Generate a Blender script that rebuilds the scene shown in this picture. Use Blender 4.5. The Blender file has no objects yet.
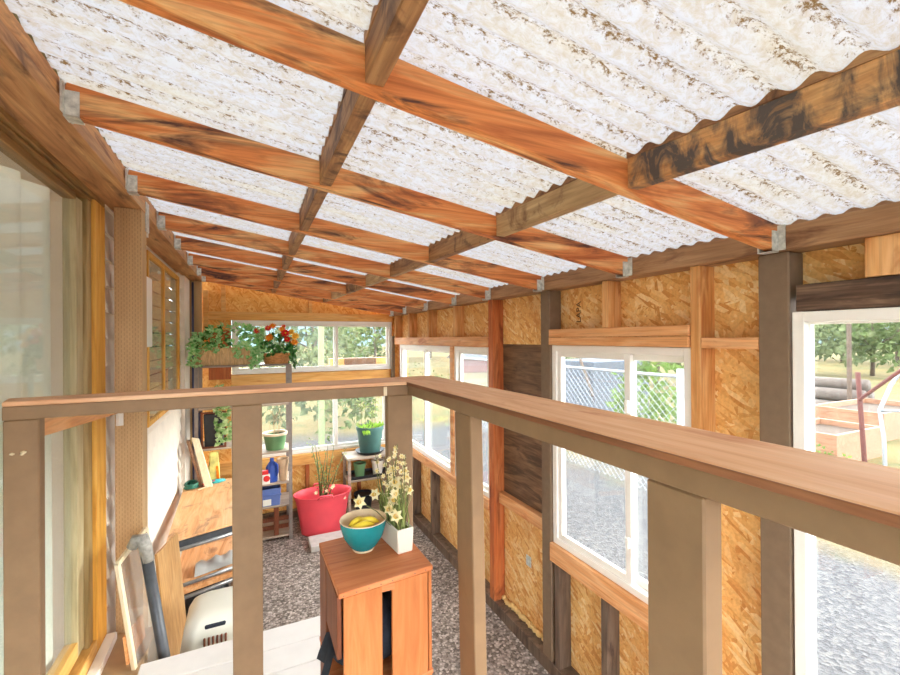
import bpy, bmesh, math, random
from mathutils import Vector, Matrix
random.seed(7)
C = bpy.context.scene.collection
SC = bpy.context.scene
PI = math.pi
# Coordinates below have the camera at the origin; everything is lifted by LIFT at the end so the gravel is z = 0.
LIFT = 2.0
rnd = random.uniform

# ------------------------------------------------------------------ materials
class NT:
    def __init__(s, name):
        s.m = bpy.data.materials.new(name); s.m.use_nodes = True
        s.t = s.m.node_tree; s.t.nodes.clear()
        s.out = s.t.nodes.new('ShaderNodeOutputMaterial')
    def n(s, typ, **kw):
        x = s.t.nodes.new(typ)
        for k, v in kw.items():
            if k.startswith('i_'):
                x.inputs[k[2:].replace('_', ' ')].default_value = v
            else: setattr(x, k, v)
        return x
    def l(s, a, b): s.t.links.new(a, b)
    def coords(s, scale=(1, 1, 1), rot=(0, 0, 0), rand=True):
        tc = s.n('ShaderNodeTexCoord'); mp = s.n('ShaderNodeMapping')
        mp.inputs['Scale'].default_value = scale; mp.inputs['Rotation'].default_value = rot
        if rand:
            oi = s.n('ShaderNodeObjectInfo')
            mu = s.n('ShaderNodeVectorMath', operation='SCALE'); mu.inputs['Scale'].default_value = 37.0
            cb = s.n('ShaderNodeCombineXYZ')
            for k in range(3): s.l(oi.outputs['Random'], cb.inputs[k])
            s.l(cb.outputs[0], mu.inputs[0])
            ad = s.n('ShaderNodeVectorMath', operation='ADD')
            s.l(tc.outputs['Object'], ad.inputs[0]); s.l(mu.outputs[0], ad.inputs[1])
            s.l(ad.outputs[0], mp.inputs[0])
        else: s.l(tc.outputs['Object'], mp.inputs[0])
        return mp.outputs[0]
    def noise(s, v, scale, detail=4, dist=0, rough=.55):
        x = s.n('ShaderNodeTexNoise'); s.l(v, x.inputs['Vector'])
        x.inputs['Scale'].default_value = scale; x.inputs['Detail'].default_value = detail
        x.inputs['Distortion'].default_value = dist; x.inputs['Roughness'].default_value = rough
        return x.outputs['Fac']
    def ramp(s, f, stops):
        x = s.n('ShaderNodeValToRGB'); e = x.color_ramp.elements
        while len(e) < len(stops): e.new(.5)
        for q, (p, c) in zip(e, stops):
            q.position = p; q.color = (*c, 1) if len(c) == 3 else c
        s.l(f, x.inputs[0]); return x.outputs[0]
    def mix(s, f, a, b, mode='MIX'):
        x = s.n('ShaderNodeMix', data_type='RGBA', blend_type=mode)
        for v, k in ((f, 0), (a, 6), (b, 7)):
            if isinstance(v, (int, float)): x.inputs[k].default_value = v
            elif isinstance(v, tuple): x.inputs[k].default_value = (*v, 1)
            else: s.l(v, x.inputs[k])
        return x.outputs[2]
    def bsdf(s, col, rough=.6, bump=None, bstr=.3, bdist=.003, metal=0, spec=.4):
        b = s.n('ShaderNodeBsdfPrincipled')
        if isinstance(col, tuple): b.inputs['Base Color'].default_value = (*col, 1)
        else: s.l(col, b.inputs['Base Color'])
        b.inputs['Roughness'].default_value = rough; b.inputs['Metallic'].default_value = metal
        b.inputs['Specular IOR Level'].default_value = spec
        if bump is not None:
            bp = s.n('ShaderNodeBump'); bp.inputs['Strength'].default_value = bstr
            bp.inputs['Distance'].default_value = bdist
            s.l(bump, bp.inputs['Height']); s.l(bp.outputs[0], b.inputs['Normal'])
        s.l(b.outputs[0], s.out.inputs[0]); return b

def srgb(r, g, b):
    f = lambda c: (c / 255 / 12.92) if c <= 10 else ((c / 255 + .055) / 1.055) ** 2.4
    return (f(r), f(g), f(b))

def wood(name, dark, mid, light, axis='X', blotch=None, amt=.5, fine=.35, rough=.6, grain=1.0, bscale=(1.2, 6)):
    t = NT(name)
    def sc(lng, crs): return tuple(lng if a == axis else crs for a in 'XYZ')
    v = t.coords(sc(1.1 * grain, 9 * grain))
    f = t.noise(v, 1.6, 5, 1.6)
    col = t.ramp(f, [(.28, dark), (.47, mid), (.72, light)])
    v2 = t.coords(sc(4, 130))
    f2 = t.noise(v2, 1.0, 3, .4)
    col = t.mix(fine, col, t.ramp(f2, [(.35, (.35, .3, .27)), (.6, (1, 1, 1))]), 'MULTIPLY')
    if blotch:
        v3 = t.coords(sc(bscale[0], bscale[1]))
        f3 = t.noise(v3, 1.9, 5, .9, .62)
        k = t.ramp(f3, [(.62 - .22 * amt, (0, 0, 0)), (.74 - .16 * amt, (1, 1, 1))])
        col = t.mix(k, col, blotch)
    t.bsdf(col, rough, f2, .25, .002)
    return t.m

def plain(name, col, rough=.5, metal=0, var=.12, scale=14, bump=0, spec=.4):
    t = NT(name); v = t.coords()
    f = t.noise(v, scale, 4)
    d = tuple(c * (1 - var) for c in col); u = tuple(min(1, c * (1 + var)) for c in col)
    t.bsdf(t.ramp(f, [(.3, d), (.7, u)]), rough, f if bump else None, bump, .002, metal, spec)
    return t.m

def osb(name, tone=(1, 1, 1)):
    t = NT(name); col = None
    for k, (rot, sc) in enumerate(((.25, 1), (1.05, 1.15), (1.75, .9), (2.6, 1.05))):
        v = t.coords((1, 1, 1), (rot, 0, 0), False)
        mp = t.n('ShaderNodeMapping'); mp.inputs['Scale'].default_value = (1, 13 * sc, 55 * sc); t.l(v, mp.inputs[0])
        vo = t.n('ShaderNodeTexVoronoi'); t.l(mp.outputs[0], vo.inputs['Vector']); vo.inputs['Scale'].default_value = 1
        vo.inputs['Randomness'].default_value = 1
        bw = t.n('ShaderNodeSeparateColor'); t.l(vo.outputs['Color'], bw.inputs[0])
        c = t.ramp(bw.outputs[0], [(0, srgb(214, 146, 74)), (.35, srgb(236, 180, 106)), (.7, srgb(244, 198, 126)), (1, srgb(252, 222, 166))])
        if col is None: col = c
        else:
            k2 = t.ramp(bw.outputs[1], [(.45, (0, 0, 0)), (.5, (1, 1, 1))])
            col = t.mix(k2, col, c)
    big = t.noise(t.coords((1, 1, 1), (0, 0, 0), False), 3.2, 3)
    col = t.mix(t.ramp(big, [(.52, (0, 0, 0)), (.78, (.4, .4, .4))]), col, srgb(186, 108, 46))
    fine = t.noise(t.coords((1, 1, 1), (0, 0, 0), False), 90, 3)
    col = t.mix(.3, col, t.ramp(fine, [(.35, (.5, .4, .3)), (.6, (1, 1, 1))]), 'MULTIPLY')
    col = t.mix(1.0, col, tone, 'MULTIPLY')
    t.bsdf(col, .6, fine, .3, .002); return t.m

def osb_far(name, tone=(1, 1, 1)):
    # same board, strands in the X-Z plane, sunlit warmth put into its yellow
    t = NT(name); col = None
    for k, (rot, sc) in enumerate(((.25, 1), (1.25, 1.15), (2.3, .9))):
        v = t.coords((1, 1, 1), (0, rot, 0), False)
        mp = t.n('ShaderNodeMapping'); mp.inputs['Scale'].default_value = (13 * sc, 1, 55 * sc); t.l(v, mp.inputs[0])
        vo = t.n('ShaderNodeTexVoronoi'); t.l(mp.outputs[0], vo.inputs['Vector']); vo.inputs['Scale'].default_value = 1
        bw = t.n('ShaderNodeSeparateColor'); t.l(vo.outputs['Color'], bw.inputs[0])
        c = t.ramp(bw.outputs[0], [(0, srgb(222, 156, 74)), (.4, srgb(240, 182, 96)), (1, srgb(252, 212, 134))])
        col = c if col is None else t.mix(t.ramp(bw.outputs[1], [(.45, (0, 0, 0)), (.5, (1, 1, 1))]), col, c)
    t.bsdf(t.mix(1.0, col, tone, 'MULTIPLY'), .6); return t.m

def glass(name, tint=(.96, .985, .98), dust=.05, refl=1.0):
    t = NT(name)
    tr = t.n('ShaderNodeBsdfTransparent'); tr.inputs[0].default_value = (*tint, 1)
    gl = t.n('ShaderNodeBsdfGlossy'); gl.inputs['Roughness'].default_value = .02
    df = t.n('ShaderNodeBsdfDiffuse'); df.inputs[0].default_value = (.85, .87, .86, 1)
    lw = t.n('ShaderNodeLayerWeight'); lw.inputs[0].default_value = .5
    pw = t.n('ShaderNodeMath', operation='POWER'); pw.inputs[1].default_value = 5; t.l(lw.outputs['Facing'], pw.inputs[0])
    fr = t.n('ShaderNodeMath', operation='MULTIPLY_ADD'); fr.inputs[1].default_value = .9; fr.inputs[2].default_value = .035; t.l(pw.outputs[0], fr.inputs[0])
    m1 = t.n('ShaderNodeMixShader'); m2 = t.n('ShaderNodeMixShader')
    mu = t.n('ShaderNodeMath', operation='MULTIPLY'); mu.inputs[1].default_value = refl
    t.l(fr.outputs[0], mu.inputs[0]); t.l(mu.outputs[0], m1.inputs[0])
    t.l(tr.outputs[0], m1.inputs[1]); t.l(gl.outputs[0], m1.inputs[2])
    m2.inputs[0].default_value = dust
    t.l(m1.outputs[0], m2.inputs[1]); t.l(df.outputs[0], m2.inputs[2]); t.l(m2.outputs[0], t.out.inputs[0])
    return t.m

def leaf(name, a, b, tr=.35, scale=30):
    t = NT(name); f = t.noise(t.coords(), scale, 2)
    col = t.ramp(f, [(.35, a), (.65, b)])
    d = t.n('ShaderNodeBsdfDiffuse'); q = t.n('ShaderNodeBsdfTranslucent'); m = t.n('ShaderNodeMixShader')
    t.l(col, d.inputs[0]); t.l(col, q.inputs[0]); m.inputs[0].default_value = tr
    t.l(d.outputs[0], m.inputs[1]); t.l(q.outputs[0], m.inputs[2]); t.l(m.outputs[0], t.out.inputs[0])
    return t.m

def gravel(name, stops, scale=55, rough=.9, b=.9):
    t = NT(name); v = t.coords((1, 1, 1), (0, 0, 0), False)
    vo = t.n('ShaderNodeTexVoronoi'); t.l(v, vo.inputs['Vector']); vo.inputs['Scale'].default_value = scale
    s = t.n('ShaderNodeSeparateColor'); t.l(vo.outputs['Color'], s.inputs[0])
    col = t.ramp(s.outputs[0], stops)
    big = t.noise(v, 2.2, 4)
    col = t.mix(.55, col, t.ramp(big, [(.3, (.62, .58, .55)), (.65, (1, 1, 1))]), 'MULTIPLY')
    ed = t.ramp(vo.outputs['Distance'], [(.3, (1, 1, 1)), (.8, (.5, .48, .46))])
    col = t.mix(.6, col, ed, 'MULTIPLY')
    t.bsdf(col, rough, ed, b, .012, spec=.2); return t.m

def roof_mat(name):
    t = NT(name)
    v = t.coords((1, 1, 1), (0, 0, 0), False)
    base = t.ramp(t.noise(t.coords((1.0, 5, 1), (0, 0, 0), False), 1.7, 3), [(.50, (.90, .91, .94)), (.68, (.95, .90, .76))])
    grime = t.ramp(t.noise(t.coords((40, 75, 1), (0, 0, 0), False), 1.0, 6, .5, .75), [(.42, (0, 0, 0)), (.64, (.75, .75, .75))])
    base = t.mix(grime, base, srgb(226, 208, 176))
    # flecks of lichen gathered along one flank of every corrugation
    sx = t.n('ShaderNodeSeparateXYZ'); t.l(v, sx.inputs[0])
    w = t.n('ShaderNodeMath', operation='MULTIPLY'); w.inputs[1].default_value = 2 * PI / .0676; t.l(sx.outputs[1], w.inputs[0])
    w2 = t.n('ShaderNodeMath', operation='SINE'); t.l(w.outputs[0], w2.inputs[0])
    w3 = t.n('ShaderNodeMath', operation='MULTIPLY_ADD'); w3.inputs[1].default_value = .085; w3.inputs[2].default_value = 0
    t.l(w2.outputs[0], w3.inputs[0])
    fl = t.noise(t.coords((75, 125, 1), (0, 0, 0), False), 1.0, 5, .2, .72)
    ad = t.n('ShaderNodeMath', operation='ADD'); t.l(fl, ad.inputs[0]); t.l(w3.outputs[0], ad.inputs[1])
    zone = t.noise(t.coords((3, 4, 1), (0, 0, 0), False), 1.5, 3)
    z3 = t.n('ShaderNodeMath', operation='MULTIPLY_ADD'); z3.inputs[1].default_value = .28; z3.inputs[2].default_value = -.14
    t.l(zone, z3.inputs[0])
    a2 = t.n('ShaderNodeMath', operation='ADD'); t.l(ad.outputs[0], a2.inputs[0]); t.l(z3.outputs[0], a2.inputs[1])
    k = t.ramp(a2.outputs[0], [(.575, (0, 0, 0)), (.70, (1, 1, 1))])
    col = t.mix(k, base, srgb(150, 116, 72))
    tcol = t.mix(1.0, col, (.098, .100, .105), 'MULTIPLY')
    tl = t.n('ShaderNodeBsdfTranslucent'); df = t.n('ShaderNodeBsdfDiffuse'); tp = t.n('ShaderNodeBsdfTransparent')
    t.l(tcol, tl.inputs[0]); t.l(col, df.inputs[0]); t.l(tcol, tp.inputs[0])
    m = t.n('ShaderNodeMixShader'); m.inputs[0].default_value = .35
    m2 = t.n('ShaderNodeMixShader'); m2.inputs[0].default_value = .02
    t.l(tl.outputs[0], m.inputs[1]); t.l(df.outputs[0], m.inputs[2])
    t.l(m.outputs[0], m2.inputs[1]); t.l(tp.outputs[0], m2.inputs[2]); t.l(m2.outputs[0], t.out.inputs[0])
    return t.m

M = {}
M['rafter'] = wood('rafter wood', srgb(180, 94, 44), srgb(224, 138, 74), srgb(242, 194, 132), 'X', srgb(84, 48, 36), .46, .35, bscale=(1.3, 7))
M['block_light'] = wood('pale weathered blocking', srgb(146, 112, 74), srgb(184, 150, 106), srgb(206, 176, 132), 'Y', srgb(120, 84, 54), .3, .35, bscale=(4, 4))
M['block'] = wood('blocking wood', srgb(116, 76, 46), srgb(164, 118, 76), srgb(198, 156, 106), 'Y', srgb(74, 46, 32), .5, .4, bscale=(5, 4))
M['burnt'] = wood('scorched blocking wood', srgb(176, 114, 58), srgb(200, 144, 88), srgb(218, 172, 118), 'Y', srgb(82, 72, 66), 1.0, .4, bscale=(10, 5))
M['taupe'] = plain('taupe paint', srgb(122, 100, 78), .75, 0, .08, 30, .25)
M['rail_paint'] = plain('brown rail paint', srgb(134, 105, 76), .6, 0, .08, 18, .15)
M['cap'] = wood('worn cap wood', srgb(208, 152, 108), srgb(222, 172, 128), srgb(232, 190, 150), 'Y', srgb(196, 132, 92), .35, .10)
M['cap_x'] = wood('worn cap wood cross', srgb(198, 142, 102), srgb(216, 166, 126), srgb(230, 192, 156), 'X', srgb(186, 132, 96), .3, .12)
M['edge'] = wood('dark cap edge', srgb(96, 58, 36), srgb(128, 80, 50), srgb(158, 104, 68), 'Y', None, 0, .3)
M['stud'] = wood('fresh fir stud', srgb(196, 128, 66), srgb(220, 160, 96), srgb(234, 186, 130), 'Z', srgb(176, 106, 54), .2, .3)
M['stud_red'] = wood('red fir stud', srgb(166, 78, 34), srgb(194, 104, 52), srgb(212, 132, 76), 'Z', srgb(120, 56, 30), .3, .35)
M['hboard'] = wood('fir board along wall', srgb(202, 132, 74), srgb(226, 162, 104), srgb(238, 188, 138), 'Y', srgb(186, 112, 60), .2, .3)
M['hboard_x'] = wood('fir board across', srgb(220, 152, 76), srgb(238, 178, 98), srgb(248, 202, 130), 'X', srgb(206, 130, 62), .2, .25)
M['oldstud'] = wood('old dark stud', srgb(84, 68, 56), srgb(112, 92, 76), srgb(136, 114, 94), 'Z', srgb(70, 52, 44), .4, .35)
M['oldboard'] = wood('old charred board', srgb(64, 46, 36), srgb(98, 74, 58), srgb(140, 112, 88), 'Y', srgb(50, 36, 30), .5, .6, grain=1.8)
M['beam'] = wood('brown beam', srgb(132, 96, 64), srgb(162, 120, 82), srgb(184, 144, 104), 'Y', srgb(104, 66, 42), .3, .35)
M['ledger'] = wood('weathered ledger', srgb(150, 104, 66), srgb(190, 138, 90), srgb(214, 168, 116), 'Y', srgb(104, 72, 50), .35, .35)
M['ledger2'] = wood('warm ledger board', srgb(170, 112, 62), srgb(210, 152, 92), srgb(228, 176, 118), 'Y', srgb(140, 88, 52), .3, .3)
M['plywood_dark'] = wood('dark plywood', srgb(84, 60, 42), srgb(112, 82, 58), srgb(146, 112, 80), 'Y', srgb(74, 54, 40), .4, .4, grain=1.6)
M['plywood'] = wood('orange plywood', srgb(206, 142, 86), srgb(232, 176, 122), srgb(240, 196, 148), 'Y', srgb(150, 104, 72), .32, .2, bscale=(2, 3))
M['panel'] = wood('tan panel', srgb(178, 128, 72), srgb(204, 154, 94), srgb(218, 174, 118), 'Z', None, 0, .25, grain=1.5)
M['palewood'] = wood('pale wood', srgb(206, 184, 146), srgb(226, 206, 170), srgb(236, 220, 190), 'Z', None, 0, .2)
M['greywood'] = wood('grey shelf wood', srgb(146, 128, 110), srgb(176, 156, 136), srgb(198, 180, 160), 'X', None, 0, .3)
M['crate'] = wood('crate wood', srgb(176, 98, 54), srgb(196, 116, 68), srgb(208, 134, 86), 'X', srgb(160, 90, 50), .3, .12, grain=2)
M['crate_z'] = wood('crate slat wood', srgb(172, 98, 48), srgb(186, 110, 58), srgb(196, 122, 70), 'Z', srgb(166, 96, 46), .3, .12, grain=2)
M['crate_dark'] = wood('crate side wood', srgb(98, 50, 26), srgb(118, 62, 34), srgb(134, 74, 44), 'Z', None, 0, .3, grain=2)
M['yellow_wood'] = wood('varnished door casing', srgb(196, 134, 44), srgb(224, 166, 70), srgb(236, 186, 98), 'Z', None, 0, .2)
M['yellow_y'] = wood('varnished sill', srgb(186, 130, 56), srgb(212, 162, 88), srgb(228, 186, 116), 'Y', None, 0, .2)
M['olive_wood'] = wood('olive door frame', srgb(128, 104, 60), srgb(160, 134, 86), srgb(188, 164, 116), 'Z', None, 0, .2)
M['stile_wood'] = wood('pale door stile', srgb(156, 140, 100), srgb(184, 168, 128), srgb(204, 190, 152), 'Z', None, 0, .2)
M['head_wood'] = wood('door head casing', srgb(104, 76, 42), srgb(146, 110, 62), srgb(176, 138, 84), 'Y', None, 0, .3)
M['osb'] = osb('strand board')
M['osb_far'] = osb_far('strand board end wall', (1, .97, .9))
M['roof'] = roof_mat('weathered corrugated plastic')
M['siding'] = plain('cream siding paint', srgb(230, 220, 206), .7, 0, .06, 9, .1)
M['vinyl'] = plain('white vinyl', srgb(238, 234, 226), .35, 0, .03, 10)
M['deckpaint'] = plain('white deck paint', srgb(216, 210, 206), .55, 0, .04, 12, .1)
M['white'] = plain('white plastic', srgb(226, 224, 210), .4, 0, .02, 8)
M['galv'] = plain('galvanised metal', srgb(206, 206, 198), .45, .35, .3, 60)
M['steel'] = plain('grey steel', srgb(150, 150, 150), .35, .6, .15, 30)
M['rackmetal'] = plain('grey brown rack metal', srgb(136, 124, 116), .5, .1, .15, 30)
M['darksteel'] = plain('dark steel', srgb(72, 74, 78), .45, .3, .15, 30)
M['black'] = plain('black plastic', srgb(36, 37, 40), .45, 0, .2, 30)
M['charcoal'] = plain('charcoal cloth', srgb(44, 48, 58), .9, 0, .25, 40, .4)
M['soil'] = plain('soil', srgb(64, 48, 36), .95, 0, .35, 60, .8)
M['glass'] = glass('window glass', dust=.06)
M['glass_clear'] = glass('clear window glass', dust=.015)
M['glass_door'] = glass('door glass', (.95, .97, .95), .05, .8)
M['foam'] = plain('dirty foam closure', srgb(122, 108, 66), .95, 0, .35, 80, .8)
M['curtain'] = leaf('sheer curtain', srgb(236, 244, 238), srgb(246, 250, 246), .15, 4)
M['blind'] = plain('tan blind', srgb(222, 204, 164), .8, 0, .08, 12)
M['floor'] = gravel('greenhouse gravel', [(0, srgb(112, 101, 92)), (.35, srgb(150, 138, 128)), (.7, srgb(182, 168, 158)), (1, srgb(222, 208, 196))], 62, b=.5)
M['leaf_ivy'] = leaf('ivy leaf', srgb(104, 184, 98), srgb(212, 238, 184), .3, 38)
M['leaf_dark'] = leaf('dark leaf', srgb(46, 96, 50), srgb(92, 142, 74), .3, 30)
M['leaf_bright'] = leaf('bright leaf', srgb(140, 190, 70), srgb(190, 222, 110), .4, 30)
M['leaf_var'] = leaf('variegated leaf', srgb(110, 160, 84), srgb(220, 230, 176), .35, 26)
M['leaf_pale'] = leaf('pale olive leaf', srgb(126, 146, 84), srgb(176, 186, 120), .35, 30)
M['stem'] = plain('stem', srgb(104, 108, 62), .7)
M['red_petal'] = leaf('red petal', srgb(206, 30, 34), srgb(236, 70, 60), .3, 40)
M['orange_petal'] = leaf('orange petal', srgb(236, 120, 32), srgb(250, 168, 60), .3, 40)
M['yellow_petal'] = leaf('yellow petal', srgb(236, 178, 46), srgb(250, 208, 90), .3, 40)
M['cream_petal'] = leaf('cream petal', srgb(234, 222, 170), srgb(248, 240, 208), .3, 40)
M['tubred'] = plain('pinkish red plastic', srgb(246, 86, 98), .4, 0, .05, 6)
M['teal'] = plain('teal glaze', srgb(22, 126, 132), .25, 0, .12, 20)
M['cream'] = plain('cream glaze', srgb(226, 204, 168), .35, 0, .04, 10)
M['trumpet'] = leaf('pale trumpet', srgb(236, 206, 118), srgb(246, 226, 156), .3, 40)
M['ceramic'] = plain('off white ceramic', srgb(232, 224, 210), .35, 0, .03, 10)
M['basket'] = wood('woven tan', srgb(196, 152, 96), srgb(222, 182, 130), srgb(236, 206, 160), 'Z', None, 0, .5, grain=6)
M['wicker'] = wood('orange wicker', srgb(186, 116, 58), srgb(222, 156, 88), srgb(238, 184, 122), 'X', None, 0, .6, grain=8)
M['potgreen'] = plain('sage plastic pot', srgb(96, 134, 90), .5)
M['pottealgrey'] = plain('slate green pot', srgb(64, 98, 92), .4)
M['clay'] = plain('tan clay', srgb(206, 174, 140), .75)
M['blue'] = plain('blue plastic', srgb(42, 74, 158), .4)
M['binblue'] = plain('dusty blue plastic', srgb(92, 112, 168), .5)
M['redp'] = plain('red plastic', srgb(208, 40, 36), .4)
M['greenp'] = plain('green label', srgb(70, 176, 96), .4)
M['hose'] = plain('dark green hose', srgb(38, 102, 84), .45)
M['tealp'] = plain('teal plastic', srgb(56, 168, 170), .4)
M['yellowp'] = plain('yellow pepper', srgb(252, 222, 70), .3, 0, .12, 20)
M['concrete'] = plain('pale concrete', srgb(206, 200, 192), .85, 0, .1, 18, .3)
M['plinth'] = plain('brown floor board', srgb(168, 138, 104), .8, 0, .12, 10, .2)
M['rust'] = plain('rusty steel', srgb(74, 34, 28), .8, 0, .2, 30)
M['garden_wood'] = wood('garden bed board', srgb(118, 80, 58), srgb(140, 100, 76), srgb(152, 116, 92), 'Y', None, 0, .3)
M['garden_dark'] = wood('dark planter board', srgb(98, 66, 44), srgb(130, 92, 64), srgb(156, 116, 84), 'X', None, 0, .3)
M['bark'] = plain('bark', srgb(84, 70, 60), .9, 0, .2, 12, .5)
M['logwood'] = plain('grey log', srgb(84, 74, 68), .9, 0, .2, 10, .4)
M['ink'] = plain('stamp ink', srgb(70, 40, 26), .9)
M['fenceblue'] = plain('pale galvanised fence', srgb(140, 146, 154), .5, .2, .06)
M['bluepipe'] = plain('blue black pipe', srgb(52, 58, 92), .4)
M['treeA'] = leaf('grey green crown', srgb(74, 84, 60), srgb(112, 120, 86), .35, 3)
M['treeB'] = leaf('mid green crown', srgb(66, 82, 48), srgb(104, 116, 74), .35, 3)
M['treeC'] = leaf('fresh green shrub', srgb(66, 94, 36), srgb(102, 124, 60), .4, 3)
M['shedred'] = plain('dull red shed paint', srgb(112, 64, 54), .8, 0, .1, 6)
M['shedgrey'] = plain('grey shade cloth', srgb(74, 80, 90), .9, 0, .12, 20)
M['seedpack'] = plain('seed bag paper', srgb(214, 206, 120), .6, 0, .3, 18)

def ground_mat():
    t = NT('yard ground'); v = t.coords((1, 1, 1), (0, 0, 0), False)
    vo = t.n('ShaderNodeTexVoronoi'); t.l(v, vo.inputs['Vector']); vo.inputs['Scale'].default_value = 42
    s = t.n('ShaderNodeSeparateColor'); t.l(vo.outputs['Color'], s.inputs[0])
    gr = t.ramp(s.outputs[0], [(0, srgb(58, 57, 60)), (.5, srgb(72, 71, 73)), (1, srgb(90, 88, 86))])
    gs = t.ramp(t.noise(v, 1.1, 6, .5, .7), [(.36, srgb(66, 72, 42)), (.5, srgb(92, 80, 50)), (.68, srgb(104, 93, 62))])
    sx = t.n('ShaderNodeSeparateXYZ'); t.l(v, sx.inputs[0])
    wob = t.noise(v, .7, 4)
    mx = t.n('ShaderNodeMath', operation='MAXIMUM')
    sy = t.n('ShaderNodeMath', operation='SUBTRACT'); sy.inputs[1].default_value = 4.2; t.l(sx.outputs[1], sy.inputs[0])
    t.l(sx.outputs[0], mx.inputs[0]); t.l(sy.outputs[0], mx.inputs[1])
    ad = t.n('ShaderNodeMath', operation='MULTIPLY_ADD'); ad.inputs[1].default_value = 3.0
    t.l(wob, ad.inputs[0]); t.l(mx.outputs[0], ad.inputs[2])
    dv = t.n('ShaderNodeMath', operation='MULTIPLY'); dv.inputs[1].default_value = .1; t.l(ad.outputs[0], dv.inputs[0])
    k = t.ramp(dv.outputs[0], [(.62, (0, 0, 0)), (.72, (1, 1, 1))])
    t.bsdf(t.mix(k, gr, gs), .95, vo.outputs['Distance'], .5, .02, spec=.1)
    return t.m
M['ground'] = ground_mat()
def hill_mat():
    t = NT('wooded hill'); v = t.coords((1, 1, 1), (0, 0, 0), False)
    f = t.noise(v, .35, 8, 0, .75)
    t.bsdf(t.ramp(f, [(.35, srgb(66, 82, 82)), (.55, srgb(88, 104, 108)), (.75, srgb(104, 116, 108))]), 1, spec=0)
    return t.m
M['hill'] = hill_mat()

def incised():
    # pressure-treated post: rows of small incision slits
    t = NT('incised brown post'); v = t.coords((1, 1, 1), (0, 0, 0), False)
    sx = t.n('ShaderNodeSeparateXYZ'); t.l(v, sx.inputs[0])
    cb = t.n('ShaderNodeCombineXYZ')
    m1 = t.n('ShaderNodeMath', operation='MULTIPLY'); m1.inputs[1].default_value = 96; t.l(sx.outputs[0], m1.inputs[0])
    m2 = t.n('ShaderNodeMath', operation='MULTIPLY'); m2.inputs[1].default_value = 46; t.l(sx.outputs[2], m2.inputs[0])
    fl = t.n('ShaderNodeMath', operation='FLOOR'); t.l(m1.outputs[0], fl.inputs[0])
    hf = t.n('ShaderNodeMath', operation='MULTIPLY_ADD'); hf.inputs[1].default_value = .5; t.l(fl.outputs[0], hf.inputs[0]); t.l(m2.outputs[0], hf.inputs[2])
    fx = t.n('ShaderNodeMath', operation='FRACT'); t.l(m1.outputs[0], fx.inputs[0])
    fz = t.n('ShaderNodeMath', operation='FRACT'); t.l(hf.outputs[0], fz.inputs[0])
    a = t.n('ShaderNodeMath', operation='LESS_THAN'); a.inputs[1].default_value = .26; t.l(fx.outputs[0], a.inputs[0])
    b = t.n('ShaderNodeMath', operation='LESS_THAN'); b.inputs[1].default_value = .6; t.l(fz.outputs[0], b.inputs[0])
    k = t.n('ShaderNodeMath', operation='MULTIPLY'); t.l(a.outputs[0], k.inputs[0]); t.l(b.outputs[0], k.inputs[1])
    kk = t.n('ShaderNodeMath', operation='MULTIPLY'); kk.inputs[1].default_value = .38; t.l(k.outputs[0], kk.inputs[0])
    base = t.ramp(t.noise(t.coords((8, 8, 1)), 2, 4), [(.3, srgb(176, 142, 100)), (.7, srgb(200, 166, 122))])
    t.bsdf(t.mix(kk.outputs[0], base, srgb(104, 78, 52)), .7); return t.m
M['incised'] = incised()

# ------------------------------------------------------------------ mesh helpers
def bx(bm, x0, x1, y0, y1, z0, z1, bev=.0):
    r = bmesh.ops.create_cube(bm, size=1)
    for v in r['verts']:
        v.co = Vector(((x0 + x1) / 2 + v.co.x * (x1 - x0), (y0 + y1) / 2 + v.co.y * (y1 - y0), (z0 + z1) / 2 + v.co.z * (z1 - z0)))
    if bev:
        es = set(e for v in r['verts'] for e in v.link_edges)
        bmesh.ops.bevel(bm, geom=list(es), offset=bev, segments=1, affect='EDGES')
def hexa(bm, p, bev=0):
    # eight corners: bottom ring p[0..3], top ring p[4..7]
    vs = [bm.verts.new(q) for q in p]
    fs = [bm.faces.new([vs[i] for i in f]) for f in ((3, 2, 1, 0), (4, 5, 6, 7), (0, 1, 5, 4), (1, 2, 6, 5), (2, 3, 7, 6), (3, 0, 4, 7))]
    bmesh.ops.recalc_face_normals(bm, faces=fs)
    if bev:
        es = set(e for v in vs for e in v.link_edges)
        bmesh.ops.bevel(bm, geom=list(es), offset=bev, segments=1, affect='EDGES')
def beam(bm, a, b, w, h, up=(0, 0, 1), bev=.002):
    a, b = Vector(a), Vector(b); d = (b - a).normalized(); s = d.cross(Vector(up)).normalized(); u = s.cross(d)
    s *= w / 2; u *= h / 2
    hexa(bm, [a - s - u, a + s - u, b + s - u, b - s - u, a - s + u, a + s + u, b + s + u, b - s + u], bev)
def tube(bm, pts, r, n=8, cap=True):
    pts = [Vector(p) for p in pts]; rings = []; ref = None
    for i, p in enumerate(pts):
        d = (pts[min(i + 1, len(pts) - 1)] - pts[max(i - 1, 0)]).normalized()
        if ref is None: ref = d.orthogonal().normalized()
        ref = (ref - d * ref.dot(d)).normalized(); s = d.cross(ref)
        rr = r[i] if isinstance(r, (list, tuple)) else r
        rings.append([bm.verts.new(p + (ref * math.cos(2 * PI * k / n) + s * math.sin(2 * PI * k / n)) * rr) for k in range(n)])
    fs = []
    for A, B in zip(rings, rings[1:]):
        for k in range(n): fs.append(bm.faces.new((A[k], A[(k + 1) % n], B[(k + 1) % n], B[k])))
    if cap:
        fs.append(bm.faces.new(rings[0][::-1])); fs.append(bm.faces.new(rings[-1]))
    bmesh.ops.recalc_face_normals(bm, faces=fs)
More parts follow.
